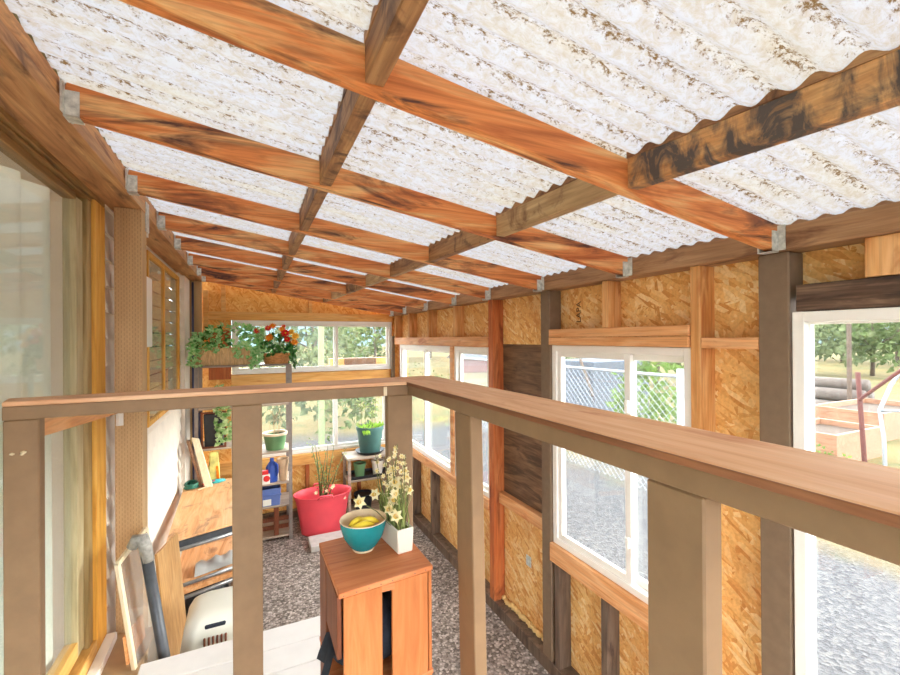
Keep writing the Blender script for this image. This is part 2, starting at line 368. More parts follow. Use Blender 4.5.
def lathe(bm, c, prof, n=40, sx=1, sy=1, cap=True):
    c = Vector(c); rings = []
    for r, z in prof:
        rings.append([bm.verts.new(c + Vector((r * sx * math.cos(2 * PI * k / n), r * sy * math.sin(2 * PI * k / n), z))) for k in range(n)])
    fs = []
    for A, B in zip(rings, rings[1:]):
        for k in range(n): fs.append(bm.faces.new((A[k], A[(k + 1) % n], B[(k + 1) % n], B[k])))
    if cap and prof[0][0] > 1e-5: fs.append(bm.faces.new(rings[0][::-1]))
    if cap and prof[-1][0] > 1e-5: fs.append(bm.faces.new(rings[-1]))
    bmesh.ops.remove_doubles(bm, verts=[v for R in rings for v in R], dist=1e-6)
def pot_prof(rb, rt, h, th=.006, lip=.0, liph=.0):
    p = [(rb, 0)]
    if lip: p += [(rt - (rt - rb) * liph / h, h - liph), (rt + lip, h - liph), (rt + lip, h)]
    else: p += [(rt, h)]
    return p + [(rt - th, h), (rb - th, th * 2)]
def leafq(bm, p, d, L, W, fold=.25, up=None):
    p, d = Vector(p), Vector(d).normalized()
    u = Vector(up) if up else Vector((rnd(-1, 1), rnd(-1, 1), rnd(.1, 1)))
    s = d.cross(u)
    if s.length < 1e-4: s = d.orthogonal()
    s.normalize(); nrm = s.cross(d).normalized()
    b = bm.verts.new(p); t = bm.verts.new(p + d * L - nrm * L * .15)
    m = bm.verts.new(p + d * L * .45)
    l1 = bm.verts.new(p + d * L * .38 + s * W / 2 + nrm * W * fold); r1 = bm.verts.new(p + d * L * .38 - s * W / 2 + nrm * W * fold)
    for f in ((b, m, l1), (l1, m, t), (b, r1, m), (r1, t, m)): bm.faces.new(f)
def blossom(bm, c, nrm, r, n, w=.5, cup=.3):
    c, nrm = Vector(c), Vector(nrm).normalized(); a = nrm.orthogonal().normalized(); b = nrm.cross(a)
    for k in range(n):
        t = 2 * PI * k / n; d = a * math.cos(t) + b * math.sin(t)
        leafq(bm, c, d + nrm * cup, r, r * w, .1, nrm)
def sphere(bm, c, r, sub=2, s=(1, 1, 1)):
    q = bmesh.ops.create_icosphere(bm, subdivisions=sub, radius=r)
    for v in q['verts']: v.co = Vector((v.co.x * s[0], v.co.y * s[1], v.co.z * s[2])) + Vector(c)

def obj(name, bm, m, parent=None, smooth=False, label=None):
    me = bpy.data.meshes.new(name); bm.to_mesh(me); bm.free()
    o = bpy.data.objects.new(name, me); C.objects.link(o)
    me.materials.append(M[m] if isinstance(m, str) else m)
    if smooth:
        for p in me.polygons: p.use_smooth = True
    if parent is not None: join(o, parent)
    if label: o['label'] = label
    return o
def join(o, parent):
    o.parent = parent
    q = parent; off = Vector((0, 0, 0))
    while q is not None: off += q.location; q = None
    o.matrix_parent_inverse = Matrix.Translation(-parent.location) if parent.type == 'EMPTY' else Matrix.Identity(4)
def B(): return bmesh.new()
def box(name, m, d, parent=None, bev=.002, label=None):
    b = B(); bx(b, *d, bev); return obj(name, b, m, parent, label=label)
def thing(name, label, cat, loc=(0, 0, 0), group=None):
    o = bpy.data.objects.new(name, None); C.objects.link(o); o.location = loc; o.empty_display_size = .1
    return tag(o, label, cat, group)
def tag(o, label, cat, group=None):
    o['label'] = label; o['category'] = cat
    if group: o['group'] = group
    return o
def struct(o): o['kind'] = 'structure'; return o
def smooth_by_angle(o, ang=35):
    me = o.data
    for p in me.polygons: p.use_smooth = True
    try: me.set_sharp_from_angle(angle=math.radians(ang))
    except Exception: pass
    return o

# ------------------------------------------------------------------ roof geometry
XL, XR = -.45, 1.58
SL = (.61 - .287) / (XR - XL)
def rb(x): return .61 - SL * (x - XL)        # underside of the rafters
RH = .083
RY = [.83, 1.445, 2.09, 2.71, 3.28, 3.92, 4.56, 5.03]
RNAME = ['first', 'second', 'third', 'fourth', 'fifth', 'sixth', 'seventh', 'last']
for i, y in enumerate(RY):
    lab = {0: 'long orange brown rafter, first and largest overhead, crossing above the railing corner',
           7: 'orange roof rafter lying along the top of the end wall'}.get(i,
           'orange brown rafter, %s one back counting from the big overhead rafter towards the end wall' % RNAME[i])
    t = thing('rafter', lab, 'rafter', (XR, y, .28), 'roof rafters')
    b = B(); yl = y + (.035 if i < 7 else 0); beam(b, (XL, yl, rb(XL) + RH / 2), (XR, y, rb(XR) + RH / 2), .038, RH, bev=.002)
    obj('beam', b, 'rafter', t)
    for x, s in ((XL, 1), (XR, -1)):       # galvanised joist hangers at both ends
        b = B(); z = rb(x); y = RY[i] + (.035 if (s > 0 and i < 7) else 0)
        bx(b, min(x, x + s * .004), max(x, x + s * .004), y - .042, y - .0195, z - .004, z + .078, .0)
        bx(b, min(x, x + s * .004), max(x, x + s * .004), y + .0195, y + .042, z - .004, z + .078, .0)
        for q in (-1, 1):
            bx(b, min(x, x + s * .035), max(x, x + s * .035), min(y + q * .0192, y + q * .022), max(y + q * .0192, y + q * .022), z - .006, z + .06, 0)
        bx(b, min(x, x + s * .035), max(x, x + s * .035), y - .022, y + .022, z - .01, z - .004 - .0035, 0)
        obj('joist_hanger', b, 'galv', t)

# blocking rows between the rafters
PIT = .0676
def wavy(bm, y0, y1, x0, x1, zf, amp=.008, h=.012):
    n = max(4, int((y1 - y0) / PIT * 8)); prev = None; fs = []
    for k in range(n + 1):
        y = y0 + (y1 - y0) * k / n; w = amp * math.sin(2 * PI * y / PIT) + amp
        r = [bm.verts.new((x0, y, zf(x0) - .001)), bm.verts.new((x1, y, zf(x1) - .001)), bm.verts.new((x1, y, zf(x1) + h + w)), bm.verts.new((x0, y, zf(x0) + h + w))]
        if prev:
            for q in range(4): fs.append(bm.faces.new((prev[q], prev[(q + 1) % 4], r[(q + 1) % 4], r[q])))
        else: fs.append(bm.faces.new(r))
        prev = r
    fs.append(bm.faces.new(prev)); bmesh.ops.recalc_face_normals(bm, faces=fs)
ztop = lambda x: rb(x) + RH
for row, (x0, rowname) in enumerate(((.208, 'row over the crate'), (.885, 'row nearer the windows'))):
    ys = [.235] + RY
    for i in range(len(ys) - 1):
        y0, y1 = ys[i] + .0195, ys[i + 1] - .0195
        if i == 0: y0 = -.3
        sh = lambda v: (-.036 * (v - .81) + .015 if i else -.10 * (v - .81) + .025) if row else 0
        x1 = x0 + .038; xa, xb = x0 + sh(y0), x0 + sh(y1)
        y0 += .035 * (XR - x0) / (XR - XL); y1 += .035 * (XR - x0) / (XR - XL)
        where = 'before the first rafter' if i == 0 else 'between the %s and %s rafters' % (RNAME[i - 1], RNAME[i])
        look = 'scorched striped roof block' if (row == 1 and i == 0) else 'brown roof block'
        t = thing('roof_block', '%s in the %s, %s' % (look, rowname, where), 'roof block', ((x0 + x1) / 2, y0, rb(x0)), 'roof blocking, ' + rowname)
        b = B(); hexa(b, [(xa, y0, rb(xa) + .003), (xa + .038, y0, rb(xa) + .003), (xb + .038, y1, rb(xb) + .003), (xb, y1, rb(xb) + .003),
                          (xa, y0, ztop(xa)), (xa + .038, y0, ztop(xa + .038)), (xb + .038, y1, ztop(xb + .038)), (xb, y1, ztop(xb))], .002)
        obj('block', b, 'burnt' if (row == 1 and i == 0) else ('block_light' if row and i in (1, 4, 6) else 'block'), t)
        b = B(); wavy(b, y0, y1, -.002, .040, lambda x: 0, .0075, .004)
        for v in b.verts:
            v.co.x += xa + (xb - xa) * (v.co.y - y0) / (y1 - y0); v.co.z += ztop(v.co.x)
        obj('closure_strip', b, 'block', t)

# corrugated translucent roof sheet = ceiling
b = B(); y0, y1 = -1.5, 5.2; ny = int((y1 - y0) / PIT * 9); nx = 5; prev = None
for k in range(ny + 1):
    y = y0 + (y1 - y0) * k / ny; r = []
    for q in range(nx + 1):
        x = -.56 + (1.82 + .56) * q / nx
        r.append(b.verts.new((x, y, ztop(x) + .0095 + .0085 * math.sin(2 * PI * y / PIT))))
    if prev:
        for q in range(nx): b.faces.new((prev[q], prev[q + 1], r[q + 1], r[q]))
    prev = r
o = struct(obj('ceiling', b, 'roof', smooth=True)); o['label'] = 'corrugated translucent plastic roof sheet with lichen specks'

# ledger on the house side
t = thing('ledger_beam', 'weathered double board ledger along the house wall carrying the rafters', 'beam', (-.5, 2, .6))
box('lower_board', 'ledger', (-.599, XL, -1.5, 5.06, .604, .646), t)
box('upper_board', 'ledger2', (-.555, XL - .006, -1.5, 5.06, .650, .700), t)
b = B(); wavy(b, -1.5, 5.06, -.555, XL - .008, lambda x: .700, .0085, -.0); obj('foam_closure', b, 'foam', t)

# beam on top of the window wall
t = thing('wall_beam', 'long brown beam along the top of the window wall', 'beam', (1.63, 2, .3))
box('beam', 'beam', (XR + .001, 1.69, -1.5, 5.14, .282, .362), t, .003)
b = B(); wavy(b, -1.5, 5.05, XR + .02, 1.69, lambda x: .362, .0075, -.0); obj('closure_strip', b, 'beam', t)

# ------------------------------------------------------------------ window wall (right)
WX, OX = 1.6, 1.692     # inner stud face, inner sheathing face
wr = B()
segs = [  # sheathing panels (y0, y1, z0, z1)
    (4.82, 5.17, -2, .33), (2.75, 4.82, -2, -1.26), (2.75, 4.82, -.01, .33), (2.03, 2.72, -2, -1.14), (2.03, 2.72, -.045, .33),
    (1.11, 2.03, -2, -1.2), (1.11, 2.03, -.04, .33), (.80, 1.11, -2, .33), (-.6, .80, .14, .33), (-.6, .80, -2, -1.25), (-1.5, -.6, -2, .33)]
for y0, y1, z0, z1 in segs: bx(wr, OX, OX + .012, y0, y1, z0, z1)
W = struct(obj('wall_right', wr, 'osb')); W['label'] = 'window wall of orange strand board and open studs'
box('plywood_panel', 'plywood_dark', (OX - .004, OX + .008, 2.03, 2.72, -1.14, -.045), W, .001)
def wstud(y0, y1, z0, z1, m='stud', x0=WX, x1=OX - .001, name='stud'): return box(name, m, (x0, x1, y0, y1, z0, z1), W, .002)
for y in (5.03, 4.52, 3.95, 3.35): wstud(y - .04, y, .013, .281, 'stud')
wstud(1.572, 1.610, .048, .281); wstud(.40, .60, .168, .281, 'stud')
wstud(1.095, 1.137, -2, .281, 'stud'); wstud(-.62, -.58, -2, .281)
# boards over and under the windows
box('header_board', 'hboard', (1.592, OX - .001, 2.75, 5.03, -.068, .012), W)
box('header_board', 'hboard', (1.590, OX - .001, 1.14, 2.024, -.042, .002), W)
box('header_board', 'hboard', (1.592, OX - .001, 1.14, 2.024, .004, .048), W)
box('header_board', 'oldboard', (1.600, OX - .001, -.58, .772, .080, .166), W, .003, 'dark charred header board')
box('sill_board', 'hboard', (1.592, OX - .001, 2.75, 5.0, -1.285, -1.205), W)
box('sill_board', 'hboard', (1.588, OX - .001, 1.14, 2.024, -1.31, -1.205), W)
box('sill_board', 'hboard', (1.592, OX - .001, -.58, .772, -1.31, -1.25), W)
box('nailing_block', 'hboard', (1.600, OX - .001, .885, 1.093, -.045, -.004), W)
box('nailing_block', 'hboard', (1.640, OX - .006, 2.115, 2.672, -1.205, -1.125), W)
for y in (4.42, 3.90, 3.30): wstud(y - .04, y, -1.92, -1.286, 'oldstud', WX + .004)
for y in (2.00, 1.637, 1.30): wstud(y - .04, y, -1.92, -1.311, 'oldstud', WX + .004)
box('bottom_plate', 'oldstud', (1.598, OX - .001, -1.2, 5.06, -2, -1.92), W)
# strip of spray foam along the plate
b = B(); y = 2.15
while y < 2.66:
    sphere(b, (OX - .02 + rnd(-.006, .006), y, -1.908 + rnd(-.004, .008)), rnd(.013, .022), 1); y += .017
obj('foam_bead', b, plain('pale yellow foam', srgb(232, 200, 136), .9), W, True)
b = B(); bx(b, OX - .003, OX - .0005, 2.35, 2.405, -1.54, -1.47); obj('paper_label', b, plain('silver label', srgb(196, 204, 200), .5, 0, .3, 60), W)
# ink stamp on the sheathing
def text(s, size, mx, m, name, parent):
    cu = bpy.data.curves.new(name, 'FONT'); cu.body = s; cu.size = size; cu.extrude = .0004; cu.align_x = 'CENTER'
    o = bpy.data.objects.new(name, cu); C.objects.link(o); bpy.context.view_layer.update()
    me = bpy.data.meshes.new_from_object(o.evaluated_get(bpy.context.evaluated_depsgraph_get()))
    C.objects.unlink(o); bpy.data.objects.remove(o); me.transform(mx)
    o = bpy.data.objects.new(name, me); C.objects.link(o); me.materials.clear(); me.materials.append(M[m]); join(o, parent); return o
# local x of the text runs upward, its normal faces -X
text('LAPA', .052, Matrix.Translation((OX - .001, 1.862, .145)) @ Matrix(((0, 0, -1, 0), (0, 1, 0, 0), (1, 0, 0, 0), (0, 0, 0, 1))) @ Matrix.Rotation(0, 4, 'Z'), 'ink', 'ink_stamp', W)

# free-standing posts of that wall
def post(name, m, d, label, cat='post', bev=.004):
    o = box(name, m, d, None, bev); return tag(o, label, cat)
post('wooden_post', 'taupe', (1.6, 1.688, .790, .884, -1.92, .281), 'taupe painted square post beside the window nearest the camera')
post('wooden_post', 'taupe', (1.6, 1.688, 2.025, 2.112, -1.92, .281), 'taupe painted square post between the dark plywood panel and the sliding window')
post('wall_stud', 'stud_red', (1.6, 1.69, 2.675, 2.742, -1.92, .281), 'reddish full height stud beside the dark plywood panel', 'stud', .002)
post('wooden_post', 'taupe', (1.562, 1.60, 5.0, 5.065, -1.92, .03), 'narrow taupe post in the corner between end wall and window wall')

def frame(bm, axis, p0, p1, a0, a1, z0, z1, t, t2=None):
    # rectangular frame in the plane perpendicular to axis, bars of width t
    t2 = t2 or t
    for q in ((a0, a0 + t, z0, z1), (a1 - t, a1, z0, z1), (a0 + t, a1 - t, z0, z0 + t2), (a0 + t, a1 - t, z1 - t2, z1)):
        if axis == 'X': bx(bm, p0, p1, *q, .002)
        else: bx(bm, q[0], q[1], p0, p1, q[2], q[3], .002)
def window(n, axis, p, a0, a1, z0, z1, t, panes, label, depth=.07, gm='glass', st=.03):
    b = B(); frame(b, axis, p, p + depth, a0, a1, z0, z1, t)
    w = struct(obj('window_%d' % n, b, 'vinyl')); w['label'] = label
    for k, (c0, c1, dp) in enumerate(panes):
        b = B(); frame(b, axis, p + dp, p + dp + .022, c0, c1, z0 + t * .9, z1 - t * .9, st)
        obj('sash', b, 'vinyl', w)
        q = (c0 + st * .9, c1 - st * .9, z0 + t + st * .8, z1 - t - st * .8)
        b = B(); g = p + dp + .010
        if axis == 'X': bx(b, g, g + .004, *q)
        else: bx(b, q[0], q[1], g, g + .004, q[2], q[3])
        obj('glass_pane', b, gm, w)
    return w
w1 = window(1, 'X', 1.612, 1.14, 2.02, -1.205, -.044, .035, [(1.46, 1.99, .012), (1.17, 1.50, .04)], 'sliding white window in the window wall between post and stud', st=.035)
b = B(); bx(b, 1.606, 1.624, 1.462, 1.482, -.36, -.30, .003); bx(b, 1.606, 1.624, 1.462, 1.482, -1.0, -.95, .003); obj('sash_latch', b, 'vinyl', w1)
window(2, 'X', 1.615, 3.42, 4.86, -1.205, -.07, .04, [(4.08, 4.83, .012), (3.46, 4.12, .04)], 'white sliding window close to the end wall corner')
window(3, 'X', 1.615, 2.75, 3.36, -1.205, -.07, .035, [(2.78, 3.33, .03)], 'fixed white window beside the reddish stud')
box('window_mullion', 'hboard', (1.6, OX - .002, 3.36, 3.42, -1.205, -.07), W)
window(4, 'X', 1.60, -.58, .782, -1.245, .078, .034, [(-.555, .755, .026)], 'big white window beside the taupe post', st=.010, depth=.06, gm='glass_clear')

# ------------------------------------------------------------------ end wall
EY = 5.07
e = B()
def e_top(x): return rb(x) + .03
def sheet(x0, x1, z0, z1t=None):
    t0, t1 = (e_top(x0), e_top(x1)) if z1t is None else (z1t, z1t)
    hexa(e, [(x0, EY + .06, z0), (x1, EY + .06, z0), (x1, EY + .072, z0), (x0, EY + .072, z0), (x0, EY + .06, t0), (x1, EY + .06, t1), (x1, EY + .072, t1), (x0, EY + .072, t0)])
sheet(-.6, -.19, -2); sheet(-.19, 1.69, .21); sheet(-.19, 1.69, -.56, -.37); sheet(-.19, 1.69, -2, -1.29)
sheet(1.575, 1.69, -1.29, -.56); sheet(1.585, 1.69, -.37, .21)
EW = struct(obj('wall_back', e, 'osb_far')); EW['label'] = 'end wall of strand board, coloured sunlit yellow, above and below its windows'
box('header_board', 'hboard_x', (-.45, 1.585, EY, EY + .058, .210, .298), EW)
for x in (-.282, .60): box('stud', 'hboard_x', (x, x + .04, EY + .005, EY + .058, .299, rb(x) + .0), EW)
box('stud', 'hboard_x', (-.45, -.40, EY - .01, EY + .058, .0, .52), EW); box('stud', 'stud_red', (-.40, -.19, EY + .02, EY + .058, -.42, .10), EW)
box('middle_board', 'hboard_x', (-.19, 1.54, EY - .005, EY + .058, -.55, -.378), EW)
box('sill_board', 'hboard_x', (-.45, 1.54, EY - .035, EY + .058, -1.415, -1.295), EW)
for x in (.02, .56, 1.15): box('stud', 'stud_red', (x, x + .04, EY + .01, EY + .058, -1.92, -1.416), EW)
box('bottom_plate', 'oldstud', (-.6, 1.55, EY - .01, EY + .058, -2, -1.92), EW)
window(5, 'Y', EY + .0, -.18, 1.52 + .06, -.372, .208, .035, [(-.15, .93, .012), (.88, 1.55, .035)], 'wide low white window under the roof in the end wall', .06, st=.03)
window(6, 'Y', EY + .0, -.19, 1.535, -1.292, -.553, .03, [(-.165, .92, .012), (.87, 1.51, .035)], 'wide white window in the end wall behind the potted plants', .06, st=.035)
post('wooden_post', 'incised', (-.57, -.452, EY - .09, EY - .012, -2, .60), 'brown painted post in the corner of end wall and house siding')

# ------------------------------------------------------------------ house wall (left)
HX = -.6
b = B(); ex = .118
def siding(y0, y1, z0, z1):
    z = z0
    while z < z1 - .001:
        h = min(ex, z1 - z)
        hexa(b, [(HX - .03, y0, z), (HX + .022, y0, z), (HX + .022, y1, z), (HX - .03, y1, z), (HX - .03, y0, z + h), (HX + .004, y0, z + h), (HX + .004, y1, z + h), (HX - .03, y1, z + h)])
        z += ex
siding(2.345, 3.16, -2, .74); siding(3.16, 4.46, -2, -.56); siding(4.46, 5.07, -2, .74)
bx(b, HX - .03, HX, -1.6, 3.2, .60, .80)
bx(b, HX - .03, HX - .0, 3.16, 4.46, .52, .74)
HW = struct(obj('wall_left', b, 'siding')); HW['label'] = 'cream painted lap siding of the house'
box('corner_board', 'siding', (HX + .005, HX + .045, 4.62, 4.98, -2, .60), HW)
box('casing_strip', 'vinyl', (HX + .024, HX + .06, 2.93, 3.10, -.04, .37), HW, .003, 'short white casing board')
# house window with blind
b = B(); frame(b, 'X', HX - .012, HX + .028, 3.17, 4.45, -.54, .56, .032)
bx(b, HX - .01, HX + .024, 3.73, 3.765, -.51, .53, .002)
hw = struct(obj('window_7', b, 'yellow_wood')); hw['label'] = 'house window in a varnished yellow frame with tan blind'
b = B(); bx(b, HX + .012, HX + .015, 3.20, 4.42, -.51, .53); obj('glass_pane', b, 'glass_door', hw)
b = B(); z = -.51
while z < .50:
    bx(b, HX - .006, HX + .004, 3.2, 4.42, z, z + .086, .003); z += .094
obj('blind', b, 'blind', hw)
box('backing', 'charcoal', (HX - .06, HX - .05, 3.17, 4.45, -.54, .56), hw)
# sliding glass door
d = B()
bx(d, HX - .03, HX + .02, 2.215, 2.343, -1.30, .585, .003)          # near casing
D = struct(obj('door_1', d, 'yellow_wood')); D['label'] = 'sliding glass patio door in a varnished wooden frame'
box('door_frame', 'olive_wood', (HX - .04, HX + .006, 2.165, 2.214, -1.25, .572), D)
box('door_stile', 'stile_wood', (HX - .05, HX - .008, 2.095, 2.164, -1.22, .558), D)
box('door_head', 'head_wood', (HX - .03, HX + .02, -1.6, 2.343, .585, .606), D)
box('door_head', 'head_wood', (HX - .04, HX + .008, -1.6, 2.214, .573, .584), D)
box('door_rail', 'head_wood', (HX - .05, HX - .008, -1.6, 2.095, .545, .572), D)
box('door_rail', 'yellow_y', (HX - .05, HX - .008, -1.6, 2.095, -1.22, -1.16), D)
box('door_sill', 'yellow_y', (HX - .06, HX + .02, -1.6, 2.215, -1.30, -1.235), D)
box('glass_pane', 'glass_door', (HX - .030, HX - .026, -1.6, 2.10, -1.17, .55), D, 0)
box('threshold', 'vinyl', (HX + .021, HX + .06, -1.6, 2.33, -1.345, -1.285), D)
box('room_wall', 'siding', (HX - .9, HX - .88, -1.6, 2.30, -1.35, .8), D)
box('room_wall', 'siding', (HX - .88, HX - .06, 2.28, 2.30, -1.35, .8), D); box('room_ceiling', 'siding', (HX - .88, HX - .06, -1.6, 2.28, .61, .63), D)
# curtain behind the glass
b = B(); prev = None; n = 260
for k in range(n + 1):
    y = -1.5 + (2.09 + 1.5) * k / n
    x = HX - .095 + .018 * math.sin(y * 34 + math.sin(y * 7) * 1.5) + .012 * math.sin(y * 13)
    r = [b.verts.new((x, y, -1.22)), b.verts.new((x - .004, y, .56))]
    if prev: b.faces.new((prev[0], r[0], r[1], prev[1]))
    prev = r
o = obj('curtain', b, 'curtain', smooth=True); tag(o, 'pale sheer curtain hanging behind the patio door glass', 'curtain')
# post by the door
t = thing('incised_post', 'brown pressure treated post with rows of slits standing by the patio door', 'post', (-.50, 2.42, -2))
b = B(); bx(b, -.556, -.452, 2.372, 2.470, -2, .603, .003); obj('post', b, 'incised', t)
b = B(); bx(b, -.551, -.523, 2.366, 2.372, -.385, -.325, .002); bx(b, -.541, -.537, 2.360, 2.367, -.372, -.325); obj('wire_clip', b, 'vinyl', t, label='small white clip')
b = B(); bx(b, -.470, -.449, 2.474, 2.50, .50, .66, .001); bx(b, -.452, -.446, 2.44, 2.50, .52, .66, .001); obj('metal_strap', b, 'galv', t)
o = obj('downspout', (lambda b: (tube(b, [(HX + .075, 4.955, -1.95), (HX + .075, 4.955, .58)], .010, 10), b)[1])(B()), 'bluepipe', smooth=True)
tag(o, 'thin dark blue pipe running up the corner of the siding', 'pipe')

# ------------------------------------------------------------------ floor, deck, ground
b = B(); n = 60
bx(b, -.63, 1.70, -1.5, 5.14, -2.05, -2.0)
F = struct(obj('floor', b, 'floor')); F['label'] = 'gravel floor of the lean-to'
b = B(); y = -1.5; wd = .138
yy = 2.05
while yy > -1.4:
    bx(b, -.40, .50, yy - wd, yy - .004, -1.318, -1.28, .003); yy -= wd
bx(b, -.38, .48, -1.3, 1.98, -2, -1.33)
o = struct(obj('deck', b, 'deckpaint')); o['label'] = 'white painted board deck'
b = B(); bx(b, HX + .02, -.402, -1.4, 2.36, -1.36, -1.315, .003); bx(b, HX + .02, -.402, -1.4, 2.36, -2.0, -1.361)
o = struct(obj('trim_1', b, 'plinth')); o['label'] = 'brown floor strip beside the patio door sill'
# yard
b = B(); n = 70; ext = 170
vs = {}
def gz(x, y):
    r = math.hypot(max(0, x - 2), max(0, y - 5.5)); return -2.055 + .0 * r + .18 * math.sin(x * .13 + 1) * math.sin(y * .11) * min(1, max(0, r - 6) / 20)
xs = [-160, -120, -80, -40, -20, -8, -.6] + [1.72 + 1.5 * i for i in range(8)] + [15 + 8 * i for i in range(18)]
ys_ = [-160, -120, -90, -60, -40, -25, -12, -6, -1.6, 0, 1.5, 3, 4.2, 5.14] + [6.5 + 2 * i for i in range(8)] + [25 + 8 * i for i in range(18)]
for i, x in enumerate(xs):
    for j, y in enumerate(ys_): vs[i, j] = b.verts.new((x, y, gz(x, y)))
for i in range(len(xs) - 1):
    for j in range(len(ys_) - 1):
        b.faces.new((vs[i, j], vs[i + 1, j], vs[i + 1, j + 1], vs[i, j + 1]))
o = struct(obj('ground', b, 'ground', smooth=True)); o['label'] = 'gravel yard and dry grass field outside the windows'
b = B(); prev = None
for k in range(289):  # full ring; unseen part behind camera added so glass reflects hill, not sky
    a = math.radians(1.25 * k); r0 = 120
    h = 14 + 3 * math.sin(a * 5 + 1) + 1.5 * math.sin(a * 13) + .7 * math.sin(a * 37)
    ring = [b.verts.new(((r0 + q * 14) * math.sin(a), (r0 + q * 14) * math.cos(a), -3 + h * math.sin(q / 4 * PI / 2) )) for q in range(5)]
    if prev:
        for q in range(4): b.faces.new((prev[q], ring[q], ring[q + 1], prev[q + 1]))
    prev = ring
bmesh.ops.recalc_face_normals(b, faces=b.faces)
o = struct(obj('hills', b, 'hill', smooth=True)); o['label'] = 'hazy wooded hillside beyond the field'

# ------------------------------------------------------------------ railing
RZ = -.16
R_ = thing('deck_railing', 'brown painted wooden railing turning a corner round the deck, with worn flat cap', 'railing', (.55, 1.55, -1.28))
xi, xo, yi, yo = .527, .707, 1.508, 1.70
b = B()
hexa(b, [(-.592, yi, RZ - .013), (xi, yi, RZ - .013), (xi, yo, RZ - .013), (-.615, 1.60, RZ - .013), (-.592, yi, RZ), (xi, yi, RZ), (xi, yo, RZ), (-.615, 1.60, RZ)], .002)
obj('cap', b, 'cap_x', R_)
b = B(); bx(b, xi + .0012, xo, -.9, 1.09, RZ - .013, RZ, .002); bx(b, xi, xo, 1.0915, yo, RZ - .013, RZ, .002)
obj('cap', b, 'cap', R_)
box('cap_edge', 'edge', (xi - .002, xi + .004, -.9, yi - .004, RZ - .0135, RZ - .002), R_, .001, 'dark worn cap edge')
box('rail', 'rail_paint', (-.595, .66, yi + .006, yi + .095, RZ - .050, RZ - .0135), R_, .002)
box('rail', 'rail_paint', (xi + .006, xi + .10, -.9, yi + .005, RZ - .050, RZ - .0135), R_, .002)
def lean_post(p, lx=0, ly=0, m='rail_paint'):
    x0, x1, y0, y1 = p; z0, z1 = -1.318, RZ - .0505
    b = B(); hexa(b, [(x0 + lx, y0 + ly, z0), (x1 + lx, y0 + ly, z0), (x1 + lx, y1 + ly, z0), (x0 + lx, y1 + ly, z0), (x0, y0, z1), (x1, y0, z1), (x1, y1, z1), (x0, y1, z1)], .003)
    return obj('post', b, m, R_)
lean_post((-.594, -.520, 1.515, 1.552)); lean_post((-.056, .032, 1.515, 1.552)); lean_post((.455, .552, 1.515, 1.551))
lean_post((.534, .572, .362, .452)); lean_post((.534, .572, 1.015, 1.112), .028, .02)
b = B(); hexa(b, [(-.56, 1.553, -.265), (-.522, 1.553, -.265), (-.495, 2.368, -.315), (-.533, 2.368, -.315), (-.56, 1.553, -.212), (-.522, 1.553, -.212), (-.495, 2.368, -.235), (-.533, 2.368, -.235)], .002)
obj('brace', b, 'hboard', R_, label='raw wood brace under the rail')
b = B()
for (x, z, r) in ((-.575, -.30, .005), (-.555, -.303, .004), (-.552, -.298, .006)): sphere(b, (x, 1.515, z), r, 1, (1.3, .4, .8))
obj('filler_spot', b, 'palewood', R_, True)
b = B(); bx(b, .44, .452, 1.511, 1.5145, RZ - .049, RZ - .016, .001); obj('caulk_patch', b, 'palewood', R_)

# ------------------------------------------------------------------ crate and what stands on it
CZ = -.64
c0, c1, cy0, cy1 = .197, .463, 1.085, 1.388
t = thing('wooden_crate', 'orange wooden slatted crate standing on end as a plant stand', 'crate', (.33, 1.24, -1.28))
def P4(z, y0=cy0, y1=cy1, x0=c0, x1=c1): # slightly skewed plan like the photograph's turn
    return [(x0, y0, z), (x1, y0 + .026, z), (x1 - .006, y1 + .026, z), (x0 - .006, y1, z)]
b = B(); hexa(b, P4(CZ - .014) + P4(CZ), .002); obj('top_board', b, 'crate', t)
zb = -1.28
b = B(); hexa(b, P4(zb) + P4(zb + .014), .002); obj('bottom_board', b, 'crate', t)
b = B(); hexa(b, P4(-.945) + P4(-.933), .001); obj('inner_shelf', b, 'crate', t)
def slat(x0, x1, name='front_slat'):
    k = lambda x: (x - c0) / (c1 - c0) * .026
    b = B(); y = cy0
    hexa(b, [(x0, y + k(x0) + .001, zb + .014), (x1, y + k(x1) + .001, zb + .014), (x1, y + k(x1) + .012, zb + .014), (x0, y + k(x0) + .012, zb + .014),
             (x0, y + k(x0) + .001, CZ - .0145), (x1, y + k(x1) + .001, CZ - .0145), (x1, y + k(x1) + .012, CZ - .0145), (x0, y + k(x0) + .012, CZ - .0145)], .0015)
    obj(name, b, 'crate_z', t)
slat(c0 + .012, c0 + .115); slat(c0 + .143, c1 - .016)
box('side_board', 'crate_dark', (c0 - .003, c0 + .009, cy0 + .014, cy0 + .183, -.815, CZ - .015), t)
box('side_board', 'crate_dark', (c0 - .004, c0 + .008, cy0 + .185, cy1 - .002, zb + .015, CZ - .015), t)
box('side_board', 'crate_z', (c1 - .012, c1 - .002, cy0 + .03, cy0 + .05, zb + .015, CZ - .015), t)
box('side_board', 'crate_z', (c1 - .012, c1 - .004, cy0 + .062, cy1 + .02, zb + .015, CZ - .015), t)
box('back_board', 'crate_dark', (c0 + .01, c1 - .014, cy1 - .014, cy1 - .003, zb + .015, CZ - .015), t)
b = B(); bx(b, c0 + .110, c0 + .150, cy0 + .014, cy0 + .019, CZ - .032, CZ - .0145); obj('cleat', b, 'crate', t)
b = B()
for k in range(8):
    x = c0 + .012 + k * .033; sphere(b, (x, cy0 + .001 + (x - c0) / (c1 - c0) * .026, CZ - .008), .0022, 1)
obj('nail', b, 'darksteel', t)['kind'] = 'stuff'
